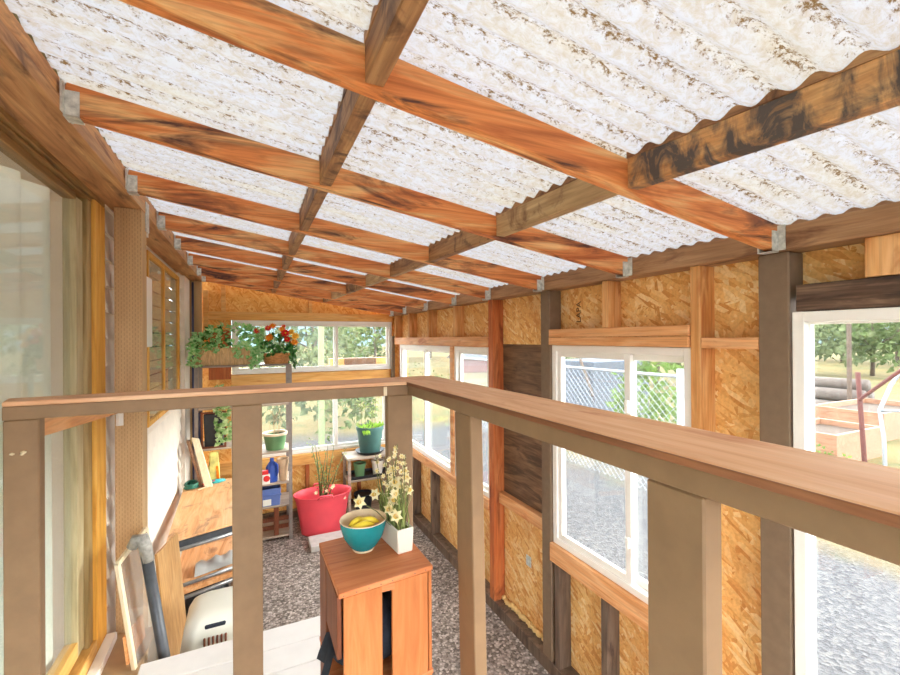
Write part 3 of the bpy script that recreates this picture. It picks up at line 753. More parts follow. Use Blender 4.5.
# dark cloth stuffed in the crate, a corner hanging out of the open side
b = B()
for (c, r, s) in (((.33, 1.25, -.85), .09, (1.2, 1.1, 1.0)), ((.30, 1.22, -.80), .06, (1.2, 1, 1)), ((.28, 1.21, -.86), .06, (1.4, 1, 1))): sphere(b, c, r, 3, s)
for v in b.verts:
    n = math.sin(v.co.x * 70 + v.co.z * 40) * .006 + math.sin(v.co.y * 90 - v.co.z * 60) * .005; v.co += v.co.normalized() * n
    v.co.x = min(v.co.x, .445); v.co.y = max(1.112, min(v.co.y, 1.36)); v.co.z = max(-.93, min(-.665, v.co.z))
prev = None
for k in range(7):
    f = k / 6; y = 1.13 + .12 * f
    r = [b.verts.new((.26, y, -.825 - .01 * f)), b.verts.new((.19, y + .005 * math.sin(k * 2), -.822 - .012 * f)), b.verts.new((.170 + .01 * math.sin(k * 2.1), y, -.90 + .03 * abs(f - .4)))]
    if prev:
        for q in range(2): b.faces.new((prev[q], prev[q + 1], r[q + 1], r[q]))
    prev = r
o = obj('dark_cloth', b, 'charcoal', smooth=True); tag(o, 'crumpled dark charcoal cloth stuffed inside the slatted crate', 'cloth')

# bowl
bc = (.308, 1.288, CZ); BS = .9
t = thing('bowl', 'round teal glazed bowl with cream inside standing on the crate', 'bowl', bc)
b = B(); lathe(b, bc, [(.030, .0), (.031, .006), (.044, .018), (.060, .045), (.068, .073), (.0705, .092)], 48, cap=False); smooth_by_angle(obj('outer_glaze', b, 'teal', t))
b = B(); lathe(b, bc, [(.0705, .092), (.0695, .0945), (.067, .093), (.064, .072), (.055, .041), (.035, .017), (0, .013)], 48, cap=False); smooth_by_angle(obj('inner_glaze', b, 'cream', t), 60)
b = B(); lathe(b, bc, [(.0305, .0005), (.0325, .003), (.031, .006)], 48); obj('foot_ring', b, 'cream', t, True)
def pepper(c, d, L, r, lab):
    d = Vector(d).normalized(); c = Vector(c); pts = []; rr = []
    for k in range(9):
        f = k / 8; pts.append(c + d * L * (f - .5) + Vector((0, 0, .10 * L * (1 - (2 * f - 1) ** 2)))); rr.append(max(.0012, r * math.sin(PI * min(.98, f * .8 + .16)) ** .7))
    t = thing('pepper', lab, 'pepper', c, 'yellow peppers in the bowl')
    b = B(); tube(b, pts, rr, 10); fo = obj('flesh', b, 'yellowp', t, True)
    b = B(); tube(b, [pts[0], pts[0] - d * .012 + Vector((0, 0, .004))], [.003, .002], 6); obj('stalk', b, 'stem', fo, True)
pepper((.300, 1.262, CZ + .076), (1, .15, .05), .074, .013, 'yellow pepper lying in front in the teal bowl')
pepper((.325, 1.288, CZ + .078), (1, -.3, 0), .060, .012, 'yellow pepper in the bowl on the side of the white planter')
pepper((.292, 1.298, CZ + .078), (.8, .6, 0), .062, .012, 'yellow pepper at the back of the teal bowl')
# white planter with daffodils
ang = math.radians(7); ca, sa = math.cos(ang), math.sin(ang)
def pl(u, v, z): return (.389 + u * ca - v * sa + .0, 1.202 + u * sa * 1 + v * ca, CZ + z)
t = thing('flower_trough', 'off white rectangular ceramic trough planted with cream daffodils on the crate', 'planter', pl(.028, .075, 0))
Wd, Ln, Hh = .054, .155, .073
b = B(); hexa(b, [pl(.003, .003, 0), pl(Wd - .003, .003, 0), pl(Wd - .003, Ln - .003, 0), pl(.003, Ln - .003, 0), pl(0, 0, Hh), pl(Wd, 0, Hh), pl(Wd, Ln, Hh), pl(0, Ln, Hh)], .003)
top = max(b.faces, key=lambda f: f.calc_center_median().z)
rr = bmesh.ops.inset_region(b, faces=[top], thickness=.005)
for v in top.verts: v.co.z -= .012
obj('trough', b, 'ceramic', t)
b = B(); hexa(b, [pl(.006, .006, .058), pl(Wd - .006, .006, .058), pl(Wd - .006, Ln - .006, .058), pl(.006, Ln - .006, .058), pl(.006, .006, .065), pl(Wd - .006, .006, .065), pl(Wd - .006, Ln - .006, .065), pl(.006, Ln - .006, .065)]); obj('moss', b, 'leaf_pale', t)
bs, bl = B(), B(); heads = []
for k in range(34):
    u, v = rnd(.010, Wd - .010), rnd(.012, Ln - .012); h = rnd(.06, .16)
    p = Vector(pl(u, v, .06)); q = p + Vector((rnd(-.032, .024), rnd(-.03, .03), h))
    tube(bs, [p, (p + q) / 2 + Vector((rnd(-.006, .006), rnd(-.006, .006), 0)), q], .0014, 5)
    if k < 17: heads.append(q)
p = Vector(pl(.01, .05, .06)); q = Vector((.292, 1.26, -.485)); tube(bs, [p, (p + q) / 2 + Vector((0, 0, .012)), q], .0014, 5); heads.append(q)
for k in range(70):
    u, v = rnd(.008, Wd - .008), rnd(.010, Ln - .010); p = Vector(pl(u, v, .06))
    leafq(bl, p, (rnd(-.25, .25), rnd(-.25, .25), 1), rnd(.07, .15), .007, .1)
for k in range(7):     # taller budding twigs
    u, v = rnd(.012, Wd - .012), rnd(.02, Ln - .03); p = Vector(pl(u, v, .06)); h = rnd(.20, .28)
    q = p + Vector((rnd(-.04, .05), rnd(-.03, .03), h)); m_ = (p + q) / 2 + Vector((rnd(-.01, .01), 0, 0))
    tube(bs, [p, m_, q], [.002, .0016, .001], 5)
    for f in (.55, .65, .75, .85, .95):
        c = p.lerp(q, f) + Vector((rnd(-.012, .012), rnd(-.012, .012), .004)); heads.append((c, .009)); tube(bs, [p.lerp(q, f - .03), c], .0008, 4)
obj('stems', bs, 'stem', t); obj('leaves', bl, 'leaf_pale', t)['kind'] = 'stuff'
for hd in heads:
    c, r = hd if isinstance(hd, tuple) else (hd, rnd(.016, .023))
    b = B(); n_ = Vector((rnd(-1, .4), rnd(-1.4, -.3), rnd(-.1, .7))); blossom(b, c, n_, r, 6, .75, .25)
    n_.normalize(); bo = obj('blossom', b, 'cream_petal', t)
    b = B(); tube(b, [Vector(c), Vector(c) + n_ * r * .55], [r * .2, r * .32], 7, False); obj('trumpet', b, 'trumpet', bo)

# ------------------------------------------------------------------ workbench and things on and under it
bz = -1.3
t = thing('workbench', 'plywood topped workbench on grey steel frame along the house siding', 'workbench', (-.28, 3.9, -2))
b = B(); pts = [(-.50, 3.256), (-.045, 3.42), (-.045, 4.50), (-.545, 4.50)]
hexa(b, [(x, y, bz - .018) for x, y in pts] + [(x, y, bz) for x, y in pts], .002); obj('top', b, 'plywood', t)
b = B(); beam(b, (-.50, 3.262, bz - .040), (-.045, 3.426, bz - .040), .03, .04); obj('front_rail', b, 'darksteel', t)
b = B(); tube(b, [(-.49, 3.25, bz - .070), (-.05, 3.408, bz - .070)], .013, 10); obj('front_tube', b, 'steel', t, True)
for x, y in ((-.485, 3.285), (-.065, 3.445), (-.065, 4.47), (-.525, 4.47)):
    b = B(); bx(b, x - .018, x + .018, y - .018, y + .018, -2, bz - .019, .002); obj('leg', b, 'darksteel', t)
b = B(); pz = [(-.48, 3.31), (-.09, 3.455), (-.09, 4.45), (-.50, 4.45)]
hexa(b, [(x, y, -1.655) for x, y in pz] + [(x, y, -1.64) for x, y in pz], .002); obj('lower_shelf', b, 'plywood', t)
for z, r in ((-1.615, .012), (-1.70, .013)):
    b = B(); tube(b, [(-.485, 3.262, z), (-.05, 3.415, z)], r, 10); obj('cross_tube', b, 'steel', t, True)
b = B(); beam(b, (-.48, 3.285, -1.665), (-.065, 3.43, -1.665), .03, .035); obj('cross_board', b, 'hboard', t)
o = None
b = B(); prev = None
for k in range(9):
    r = [b.verts.new((-.36 + .03 * k, 3.40 + .012 * k + .03 * q, -1.638 + .05 * math.sin(PI * q / 6) * (1 + .3 * math.sin(k * 2)) + .004)) for q in range(7)]
    if prev:
        for q in range(6): b.faces.new((prev[q], prev[q + 1], r[q + 1], r[q]))
    prev = r
o = obj('plastic_sheet', b, plain('grey plastic film', srgb(176, 176, 172), .35), smooth=True); tag(o, 'crumpled grey plastic sheet on the lower shelf of the workbench', 'plastic sheet')
def lump(name, c, r, s, m, lab, cat, seed):
    b = B(); sphere(b, c, r, 3, s); c = Vector(c); rd = random.Random(seed); a1, a2 = rd.uniform(15, 30), rd.uniform(15, 30)
    for v in b.verts:
        d = v.co - c; v.co += d * (.10 * math.sin(d.x * a1 * 1.3 + d.z * a2) + .08 * math.sin(d.y * a2 * 1.7 - d.z * a1)); v.co.z = max(v.co.z, -1.998)
    return tag(obj(name, b, m, smooth=True), lab, cat)
lump('trash_bag', (-.30, 3.55, -1.86), .15, (1.0, 1.1, .95), 'black', 'black plastic bag on the gravel under the workbench', 'bag', 3)
t = thing('wooden_box', 'brown wooden box on the gravel under the workbench beside the black bag', 'box', (-.10, 3.75, -2))
b = B(); bx(b, -.145, -.095, 3.50, 3.51, -1.99, -1.80); 
frame(b, 'Y', 3.48, 3.495, -.14, .06, -2.0, -1.80, .03); bx(b, -.14, .06, 3.495, 3.72, -2, -1.985); bx(b, -.14, -.125, 3.495, 3.72, -1.985, -1.80); bx(b, .045, .06, 3.495, 3.72, -1.985, -1.80)
obj('body', b, 'garden_dark', t)
# hose coil
b = B(); pts = []
for k in range(150):
    a = k / 150 * 2 * PI * 4.6; r = .052 + .006 * math.sin(a * .37) + .007 * (k % 33) / 33
    pts.append((-.478 + r * .82 * math.cos(a), 4.345 + r * 1.15 * math.sin(a), bz + .009 + .042 * k / 150 + .003 * math.sin(a * 1.7)))
tube(b, pts, .008, 7); tag(obj('garden_hose', b, 'hose', smooth=True), 'coiled dark green hose on the workbench against the siding', 'hose')
# secateurs
def shears(name, c, ang, m1, m2, lab, L=.13):
    t = thing(name, lab, 'pruning shears', (c[0], c[1], bz)); ca, sa = math.cos(ang), math.sin(ang)
    W_ = lambda u, v, z=.012: (c[0] + u * ca - v * sa, c[1] + u * sa + v * ca, bz + z)
    for s, m in ((1, m1), (-1, m2)):
        b = B(); tube(b, [W_(0, 0), W_(-.035, s * .020), W_(-.075, s * .026), W_(-L, s * .012)], [.008, .011, .012, .009], 8); obj('handle', b, m, t, True)
        b = B(); tube(b, [W_(0, 0), W_(.03, -s * .008), W_(.065, s * .002)], [.008, .008, .002], 6); obj('blade', b, 'steel', t, True)
shears('pruning_shears', (-.345, 4.395), 3.5, 'tealp', 'tealp', 'teal handled pruning shears on the workbench beside the hose coil')
shears('pruning_shears', (-.30, 4.44), .5, 'tealp', 'redp', 'red and teal pruning shears on the workbench in front of the seed bag', .12)
b = B(); tube(b, [(-.42, 4.25, bz + .006), (-.33, 4.33, bz + .006)], .006, 6); tag(obj('wooden_stick', b, 'clay'), 'small tan stick on the workbench beside the hose coil', 'stick')
b = B(); hexa(b, [(-.372, 4.30, bz + .001), (-.312, 4.30, bz + .001), (-.312, 4.34, bz + .001), (-.372, 4.34, bz + .001), (-.485, 4.44, -.885), (-.430, 4.44, -.90), (-.430, 4.47, -.895), (-.485, 4.47, -.88)], .002)
tag(obj('plank', b, 'palewood'), 'short pale plank leaning on the shelf behind the hose coil', 'plank')
b = B(); hexa(b, [(-.41, 4.34, bz + .001), (-.39, 4.34, bz + .001), (-.39, 4.42, bz + .001), (-.41, 4.42, bz + .001), (-.522, 4.40, -.90), (-.50, 4.40, -.90), (-.50, 4.48, -.90), (-.522, 4.48, -.90)], .002)
tag(obj('plank', b, 'garden_dark'), 'dark brown plank leaning behind the pale plank', 'plank')
t = thing('seed_bag', 'yellow and white seed bag standing upright at the back of the workbench', 'bag', (-.31, 4.49, bz))
b = B(); hexa(b, [(-.365, 4.46, bz), (-.262, 4.46, bz), (-.262, 4.49, bz), (-.365, 4.49, bz), (-.345, 4.472, -1.035), (-.275, 4.472, -1.03), (-.275, 4.478, -1.03), (-.345, 4.478, -1.035)], .008); obj('bag', b, 'seedpack', t)
b = B(); hexa(b, [(-.292, 4.455, bz + .02), (-.266, 4.455, bz + .02), (-.266, 4.459, bz + .02), (-.292, 4.459, bz + .02), (-.296, 4.463, -1.16), (-.276, 4.463, -1.16), (-.276, 4.467, -1.16), (-.296, 4.467, -1.16)]); obj('label_band', b, 'orange_petal', t)

# ------------------------------------------------------------------ shelf rack in the corner
sx0, sx1, sy0, sy1 = -.475, .372, 4.545, 4.93
t = thing('shelf_rack', 'dark steel shelf rack with grey boards in the corner of house and end wall', 'shelf', (-.05, 4.75, -2))
for x in (sx0, sx1 - .032):
    for y in (sy0, sy1 - .03):
        b = B(); bx(b, x, x + .032, y, y + .004, -2, -.262); bx(b, x + (.028 if x > 0 else 0), x + (.032 if x > 0 else .004), y + .004, y + .032, -2, -.262); obj('upright', b, 'rackmetal', t)
SZ = [-.262, -.655, -1.035, -1.44, -1.665, -1.965]
for k, z in enumerate(SZ):
    x0s = sx0 if k in (0, 1, 2) else .01
    b = B(); bx(b, x0s + .005, (-.12 if k == 2 else sx1 - .005), sy0 + .006, sy1 - .006, z, z + .018, .002)
    obj('shelf_board', b, 'greywood' if k else 'rackmetal', t)
b = B(); bx(b, -.118, sx1 - .005, sy0 + .006, sy1 - .006, -1.130, -1.112, .002); obj('shelf_board', b, 'greywood', t)
for z in (-1.80, -1.88):
    b = B(); bx(b, .05, .34, 4.60, 4.62, z - .02, z + .02, .002); obj('back_slat', b, 'crate_dark', t)
b = B(); bx(b, .20, .245, 4.56, 4.60, -1.945, -1.668, .002); obj('front_strut', b, 'crate_dark', t)
# long woven box with ivy
t = thing('ivy_trough', 'long woven tan trough of variegated ivy on top of the shelf rack', 'potted plant', (-.18, 4.70, -.244))
b = B(); hexa(b, [(-.42, 4.60, -.244), (.05, 4.60, -.244), (.05, 4.76, -.244), (-.42, 4.76, -.244), (-.44, 4.58, -.075), (.06, 4.58, -.075), (.06, 4.78, -.075), (-.44, 4.78, -.075)], .003); obj('trough', b, 'basket', t)
bl = B()
def dome(n, cx, cy, cz, ax, ay, az, L, bmx):
    for k in range(n):
        a, e_ = rnd(0, 2 * PI), math.asin(rnd(-.25, 1)); d = Vector((math.cos(a) * math.cos(e_), math.sin(a) * math.cos(e_), math.sin(e_)))
        p = Vector((cx + d.x * ax * rnd(.75, 1.05), cy + d.y * ay * rnd(.75, 1.05), cz + d.z * az * rnd(.7, 1.05)))
        l = L * rnd(.7, 1.25); leafq(bmx, p, d + Vector((rnd(-.7, .7), rnd(-.7, .7), rnd(-.9, .3))), l, l * .85, .12, d + Vector((rnd(-.3, .3), rnd(-.3, .3), rnd(-.3, .3))))
dome(230, -.18, 4.67, -.06, .30, .14, .20, .062, bl); dome(60, -.42, 4.66, -.07, .10, .12, .14, .06, bl); dome(60, .02, 4.64, -.06, .12, .12, .2, .06, bl)
for (x, n, drop) in ((-.48, 26, .17), (.03, 24, .20), (-.10, 10, .10), (.06, 18, .17)):
    for k in range(n):
        f = k / n; leafq(bl, (x + rnd(-.05, .05), 4.565 + rnd(-.02, .01), -.07 - drop * f), (rnd(-.7, .7), -1, -.6), rnd(.04, .062), .048, .1, (rnd(-.3, .3), -1, .5))
obj('ivy_leaves', bl, 'leaf_ivy', t)['kind'] = 'stuff'
bl = B(); dome(60, -.33, 4.66, -.04, .14, .12, .15, .05, bl); obj('fern_leaves', bl, 'leaf_dark', t)['kind'] = 'stuff'
# wicker basket of flowers
t = thing('flower_basket', 'orange wicker basket of red, orange and yellow flowers on the shelf rack', 'potted plant', (.24, 4.66, -.244))
b = B(); lathe(b, (.24, 4.68, -.244), pot_prof(.115, .135, .105, .008, .006, .015), 36, 1, .75); smooth_by_angle(obj('basket', b, 'wicker', t))
b = B(); lathe(b, (.24, 4.68, -.244), [(.125, .08), (0, .085)], 24, 1, .75); obj('moss', b, 'soil', t)
bl = B(); dome(130, .25, 4.66, -.12, .15, .12, .16, .06, bl)
for k in range(26): leafq(bl, (.36 + rnd(-.02, .05), 4.60 + rnd(-.02, .03), -.12 - .13 * k / 26), (rnd(0, .8), -.6, -.9), rnd(.06, .09), .022, .1)
obj('leaves', bl, 'leaf_dark', t)['kind'] = 'stuff'
fl = [((.055, 4.60, .085), 'red_petal', .038), ((.155, 4.58, .11), 'red_petal', .040), ((.20, 4.58, .135), 'orange_petal', .04), ((.165, 4.56, .02), 'orange_petal', .048),
      ((.285, 4.57, .10), 'orange_petal', .042), ((.315, 4.55, .065), 'red_petal', .05), ((.33, 4.545, .0), 'red_petal', .042), ((.41, 4.56, .03), 'yellow_petal', .05), ((.40, 4.57, -.03), 'orange_petal', .045), ((.30, 4.6, .13), 'red_petal', .03), ((.37, 4.58, .075), 'yellow_petal', .04)]
for c, m, r in fl:
    b = B(); n_ = (rnd(-.4, .3), -1, rnd(.1, .7)); blossom(b, c, n_, r, 11, .42, .15); blossom(b, Vector(c) + Vector(n_).normalized() * .004, n_, r * .7, 9, .45, .5)
    bo = obj('blossom', b, m, t); b = B(); sphere(b, Vector(c) + Vector(n_).normalized() * .01, r * .2, 1); obj('eye', b, 'yellow_petal', bo)
b = B()
for c, m, r in fl: tube(b, [(.24 + (c[0] - .24) * .3, 4.67, -.15), (c[0] * .6 + .24 * .4, 4.64, -.02 + c[2] * .3), (c[0], c[1] + .004, c[2])], .003, 5)
obj('stems', b, 'stem', t)
# black square pot and trailing plant on the third shelf
t = thing('square_pot', 'square black pot with pale trailing leaves on the rack above the workbench', 'potted plant', (-.32, 4.66, -1.017))
b = B(); hexa(b, [(-.395, 4.58, -1.017), (-.245, 4.58, -1.017), (-.245, 4.73, -1.017), (-.395, 4.73, -1.017), (-.405, 4.57, -.70), (-.235, 4.57, -.70), (-.235, 4.74, -.70), (-.405, 4.74, -.70)], .004)
top = max(b.faces, key=lambda f: f.calc_center_median().z); bmesh.ops.inset_region(b, faces=[top], thickness=.008)
for v in top.verts: v.co.z -= .03
obj('pot', b, 'black', t)
b = B(); frame(b, 'Y', 4.555, 4.568, -.425, -.215, -1.017, -.675, .018); obj('wooden_frame', b, 'crate_dark', t)
bl = B()
for k in range(120):
    f = rnd(0, 1); leafq(bl, (-.215 + rnd(-.07, .06) - .03 * (1 - f), 4.545 + rnd(-.015, .03), -.55 - .42 * f), (rnd(-.8, .8), -.9, -.4), rnd(.04, .065), .045, .1, (rnd(-.3, .3), -1, .5))
dome(50, -.26, 4.6, -.52, .14, .08, .06, .055, bl)
obj('trailing_leaves', bl, 'leaf_var', t)['kind'] = 'stuff'
t = thing('book', 'dark upright binder beside the square black pot on the rack', 'binder', (-.43, 4.66, -1.017))
b = B(); bx(b, -.447, -.428, 4.585, 4.72, -1.017, -.68, .003); obj('cover', b, 'bluepipe', t)
# sage green pot on a shelf
t = thing('planter_pot', 'sage green tapered pot with whitish rim on the third rack shelf', 'pot', (.22, 4.68, -1.111))
b = B(); lathe(b, (.22, 4.68, -1.111), [(.085, 0), (.108, .14), (.108, .145), (.100, .145), (.08, .02), (0, .02)], 36); smooth_by_angle(obj('body', b, 'potgreen', t))
b = B(); lathe(b, (.22, 4.68, -1.111), [(.109, .143), (.118, .145), (.119, .168), (.102, .168), (.100, .146)], 36, cap=False); smooth_by_angle(obj('rim', b, 'cream', t))
b = B()
for k in range(9): tube(b, [(.22 + rnd(-.05, .05), 4.68 + rnd(-.05, .05), -1.08), (.22 + rnd(-.09, .09), 4.66, -.85), (.22 + rnd(-.09, .09), 4.63, -.72 + rnd(0, .02))], .0016, 4)
obj('dry_stems', b, 'clay', t)
# clutter on the fourth and fifth shelf
t = thing('plastic_jug', 'blue plastic jug on the fourth rack shelf beside the clay pot', 'jug', (.185, 4.60, -1.422))
b = B(); lathe(b, (.185, 4.62, -1.422), [(.052, 0), (.055, .02), (.055, .15), (.03, .19), (.018, .205), (.018, .235), (0, .236)], 24, 1, .8); jb = smooth_by_angle(obj('body', b, 'blue', t))
b = B(); tube(b, [(.205, 4.58, -1.22), (.235, 4.575, -1.25), (.238, 4.575, -1.32), (.225, 4.58, -1.36)], .009, 8); obj('handle', b, 'blue', jb, True)
t = thing('carton', 'small white and red carton with green spot in front of the blue jug', 'carton', (.10, 4.58, -1.422))
b = B(); bx(b, .04, .165, 4.553, 4.60, -1.422, -1.33, .002); obj('box', b, 'white', t)
b = B(); lathe(b, (0, 0, 0), [(.03, 0), (.03, .003), (0, .003)], 20)
bmesh.ops.rotate(b, verts=b.verts, matrix=Matrix.Rotation(PI / 2, 3, 'X')); bmesh.ops.translate(b, verts=b.verts, vec=(.135, 4.553, -1.368)); obj('red_disc', b, 'redp', t)
b = B(); bx(b, .045, .085, 4.549, 4.5525, -1.40, -1.36); obj('green_patch', b, 'greenp', t)
b = B(); bx(b, .045, .15, 4.556, 4.597, -1.3295, -1.29, .002); obj('red_lid', b, 'redp', t)
t = thing('clay_pot', 'tan clay pot on the fourth rack shelf beside the upright', 'pot', (.285, 4.62, -1.422))
b = B(); lathe(b, (.29, 4.62, -1.422), pot_prof(.036, .055, .22, .006, .006, .05), 30); smooth_by_angle(obj('body', b, 'clay', t))
b = B(); lathe(b, (.29, 4.62, -1.422), [(.05, .19), (0, .192)], 20); obj('soil', b, 'soil', t)
t = thing('storage_bin', 'dusty blue storage bin with white label on the fifth rack shelf', 'bin', (.16, 4.66, -1.647))
b = B(); hexa(b, [(.075, 4.56, -1.647), (.255, 4.56, -1.647), (.255, 4.80, -1.647), (.075, 4.80, -1.647), (.065, 4.55, -1.475), (.265, 4.55, -1.475), (.265, 4.81, -1.475), (.065, 4.81, -1.475)], .004)
top = max(b.faces, key=lambda f: f.calc_center_median().z); bmesh.ops.inset_region(b, faces=[top], thickness=.008)
for v in top.verts: v.co.z -= .14
bb = obj('bin', b, 'binblue', t); box('label', 'white', (.10, .175, 4.5485, 4.5525, -1.635, -1.575), bb, 0)
b = B(); hexa(b, [(.062, 4.546, -1.548), (.268, 4.546, -1.548), (.268, 4.556, -1.548), (.062, 4.556, -1.548), (.062, 4.543, -1.53), (.268, 4.543, -1.53), (.268, 4.556, -1.53), (.062, 4.556, -1.53)]); obj('rim', b, 'binblue', t)

# ------------------------------------------------------------------ red tub
tc = (.675, 4.60, -2)
t = thing('tub', 'large pinkish red plastic tub with a leggy plant on the gravel', 'tub', tc)
def oval(prof, m, name, n=56): 
    b = B(); lathe(b, tc, prof, n, 1.0, .66); return smooth_by_angle(obj(name, b, m, t))
oval([(.20, 0), (.215, .01), (.265, .33), (.285, .385), (.295, .40), (.290, .408), (.275, .398), (.25, .33), (.235, .22), (0, .22)], 'tubred', 'body')
oval([(.236, .25), (.1, .262), (0, .265)], 'soil', 'soil')
for s in (-1, 1):
    b = B(); c = Vector((tc[0], tc[1] + s * .195, -1.585)); tube(b, [c + Vector((-.075, 0, -.02)), c + Vector((-.055, s * .015, .012)), c + Vector((.055, s * .015, .012)), c + Vector((.075, 0, -.02))], .010, 8)
    obj('handle', b, 'tubred', t, True)
bs, bl = B(), B()
for k in range(14):
    a = rnd(0, 2 * PI); p = Vector((tc[0] + rnd(-.05, .05), tc[1] + rnd(-.04, .04), -1.74)); h = rnd(.25, .68); sp = rnd(.05, .26)
    q = p + Vector((math.cos(a) * sp, math.sin(a) * sp * .6, h)); mid = p.lerp(q, .5) + Vector((0, 0, .05)); tube(bs, [p, mid, q], [.007, .005, .002], 6)
    for j in range(16):
        f = rnd(.25, 1.05); c = p.lerp(q, f) + Vector((rnd(-.035, .035), rnd(-.03, .03), rnd(-.02, .04))); leafq(bl, c, (rnd(-1, 1), rnd(-1, 1), rnd(-.6, .5)), rnd(.018, .034), .017)
obj('stems', bs, 'stem', t, True); obj('leaves', bl, 'leaf_pale', t)['kind'] = 'stuff'
for k in range(6):
    b = B(); c = (tc[0] + rnd(-.12, .2), tc[1] - .10 + rnd(-.03, .03), -1.60 + rnd(-.06, .12)); blossom(b, c, (0, -1, .4), .022, 6, .7, .2); obj('blossom', b, 'cream_petal', t)
b = B(); bx(b, .50, .90, 4.16, 4.40, -1.999, -1.945, .004); tag(obj('paving_slab', b, 'concrete'), 'pale concrete slab on the gravel in front of the red tub', 'paving slab')

# ------------------------------------------------------------------ two tier stand by the end wall window
t = thing('plant_stand', 'low grey plant stand with two shelves under the end wall window', 'plant stand', (1.22, 4.87, -2))
ax0, ax1, ay0, ay1 = .965, 1.46, 4.72, 5.02
b = B(); bx(b, ax0 - .012, ax1 + .012, ay0 - .012, ay1, -1.345, -1.315, .003); obj('top', b, 'greywood', t)
for z in (-1.59, -1.955): box('shelf', 'greywood', (ax0, ax1, ay0, ay1 - .01, z, z + .018), t)
for x in (ax0, ax1 - .03):
    for y in (ay0 + .0, ay1 - .04): box('leg', 'greywood', (x - .001, x + .03, y - .002, y + .03, -2, -1.3455), t)
def pot(name, c, rb_, rt, h, m, lab, cat='pot', soil=True, lip=.005):
    t = thing(name, lab, cat, c); b = B(); lathe(b, c, pot_prof(rb_, rt, h, .005, lip, h * .14), 36); smooth_by_angle(obj('body', b, m, t))
    if soil: b = B(); lathe(b, c, [(rt * .95 - .006, h * .86), (0, h * .88)], 24); obj('soil', b, 'soil', t)
    return t
pc = (1.245, 4.86, -1.301)
t = pot('seedling_pot', pc, .115, .152, .295, 'pottealgrey', 'slate green pot of seedlings on a black saucer on top of the plant stand', 'potted plant')
b = B(); lathe(b, (pc[0], pc[1], -1.3145), [(.135, 0), (.168, .035), (.163, .036), (.13, .012), (0, .012)], 36); smooth_by_angle(obj('saucer', b, 'black', t))
bs, bl, bk = B(), B(), B()
for k in range(70):
    a, r = rnd(0, 2 * PI), rnd(.02, .15); p = Vector((pc[0] + r * math.cos(a), pc[1] + r * math.sin(a), pc[2] + .275)); leafq(bl if r < .1 or p.x > pc[0] else bk, p, (math.cos(a) * .6 + rnd(-.5, .5), math.sin(a) * .6 - .2, rnd(.1, 1)), rnd(.04, .075), .038)
for k in range(8): leafq(bl, (pc[0] - .10 + rnd(-.03, .06), pc[1] - .15, pc[2] + .28), (rnd(-.3, .3), -.7, -.6), .07, .03)
for k, (dx, h) in enumerate(((-.09, .33), (-.05, .28), (.04, .30), (.06, .36), (.0, .22))):
    p = Vector((pc[0] + dx, pc[1], pc[2] + .25)); q = p + Vector((rnd(-.03, .03), rnd(-.02, .02), h)); tube(bs, [p, p.lerp(q, .5), q], .0028, 5)
    for j in range(16): leafq(bk, q + Vector((rnd(-.05, .05), rnd(-.04, .04), rnd(-.06, .03))), (rnd(-1, 1), rnd(-1, 1), rnd(-.9, .2)), rnd(.03, .05), .016)
obj('stems', bs, 'stem', t); obj('bright_leaves', bl, 'leaf_bright', t)['kind'] = 'stuff'; obj('grey_leaves', bk, 'leaf_pale', t)['kind'] = 'stuff'
b = B(); hexa(b, [(1.0, 4.74, -1.572), (1.44, 4.74, -1.572), (1.44, 4.98, -1.572), (1.0, 4.98, -1.572), (.99, 4.73, -1.535), (1.45, 4.73, -1.535), (1.45, 4.99, -1.535), (.99, 4.99, -1.535)], .003)
top = max(b.faces, key=lambda f: f.calc_center_median().z); bmesh.ops.inset_region(b, faces=[top], thickness=.008)
for v in top.verts: v.co.z -= .028
tag(obj('seed_tray', b, 'black'), 'black plastic tray under two small pots on the plant stand shelf', 'tray')
pot('small_pot', (1.115, 4.82, -1.563), .050, .066, .155, 'potgreen', 'small green pot in the black tray on the plant stand shelf')
pot('small_pot', (1.322, 4.82, -1.563), .052, .070, .165, 'ceramic', 'small white pot in the black tray on the plant stand shelf')
pot('nursery_pot', (1.16, 4.84, -1.937), .085, .105, .175, 'black', 'empty black nursery pot on the bottom shelf of the plant stand', soil=True)

# ------------------------------------------------------------------ things leaning by the post
def lean_sheet(bm, near, far, h, dx, th):
    # upright sheet whose top edge runs near -> far; foot pushed out by dx
    n, f = Vector(near), Vector(far); s = Vector((th, 0, 0)); dn = Vector((dx, 0, -h))
    return [n + dn, n + dn + s, f + dn + s, f + dn, n, n + s, f + s, f]
t = thing('framed_pane', 'old pale wood framed glass pane leaning beside the incised post', 'framed pane', (-.35, 2.2, -2))
near, far = Vector((-.482, 2.085, -.885)), Vector((-.432, 2.315, -.846)); h, dx = 1.0, .125; dn = Vector((dx, 0, -h)); ed = (far - near)
cn = lambda u, v: near + ed * u + dn * v
b = B(); nv = ed.cross(dn).normalized()
if nv.x < 0: nv = -nv
def bar(b, a, c, w, th=.014):
    d_ = (c - a).normalized(); s_ = nv.cross(d_).normalized() * w / 2; q = nv * th / 2
    hexa(b, [a - s_ - q, a + s_ - q, c + s_ - q, c - s_ - q, a - s_ + q, a + s_ + q, c + s_ + q, c - s_ + q], .001)
for a, c in (((0, 0), (0, 1)), ((1, 0), (1, 1)), ((0, 0), (1, 0)), ((0, 1), (1, 1))):
    b2 = B(); bar(b2, cn(*a), cn(*c), .019); obj('frame_bar', b2, 'palewood', t)
q = [cn(.04, .01), cn(.96, .01), cn(.96, .99), cn(.04, .99)]
hexa(b, [p - nv * .002 for p in q] + [p + nv * .002 for p in q]); obj('pane', b, glass('dusty pane', (.80, .72, .60), .12, 1.0), t)
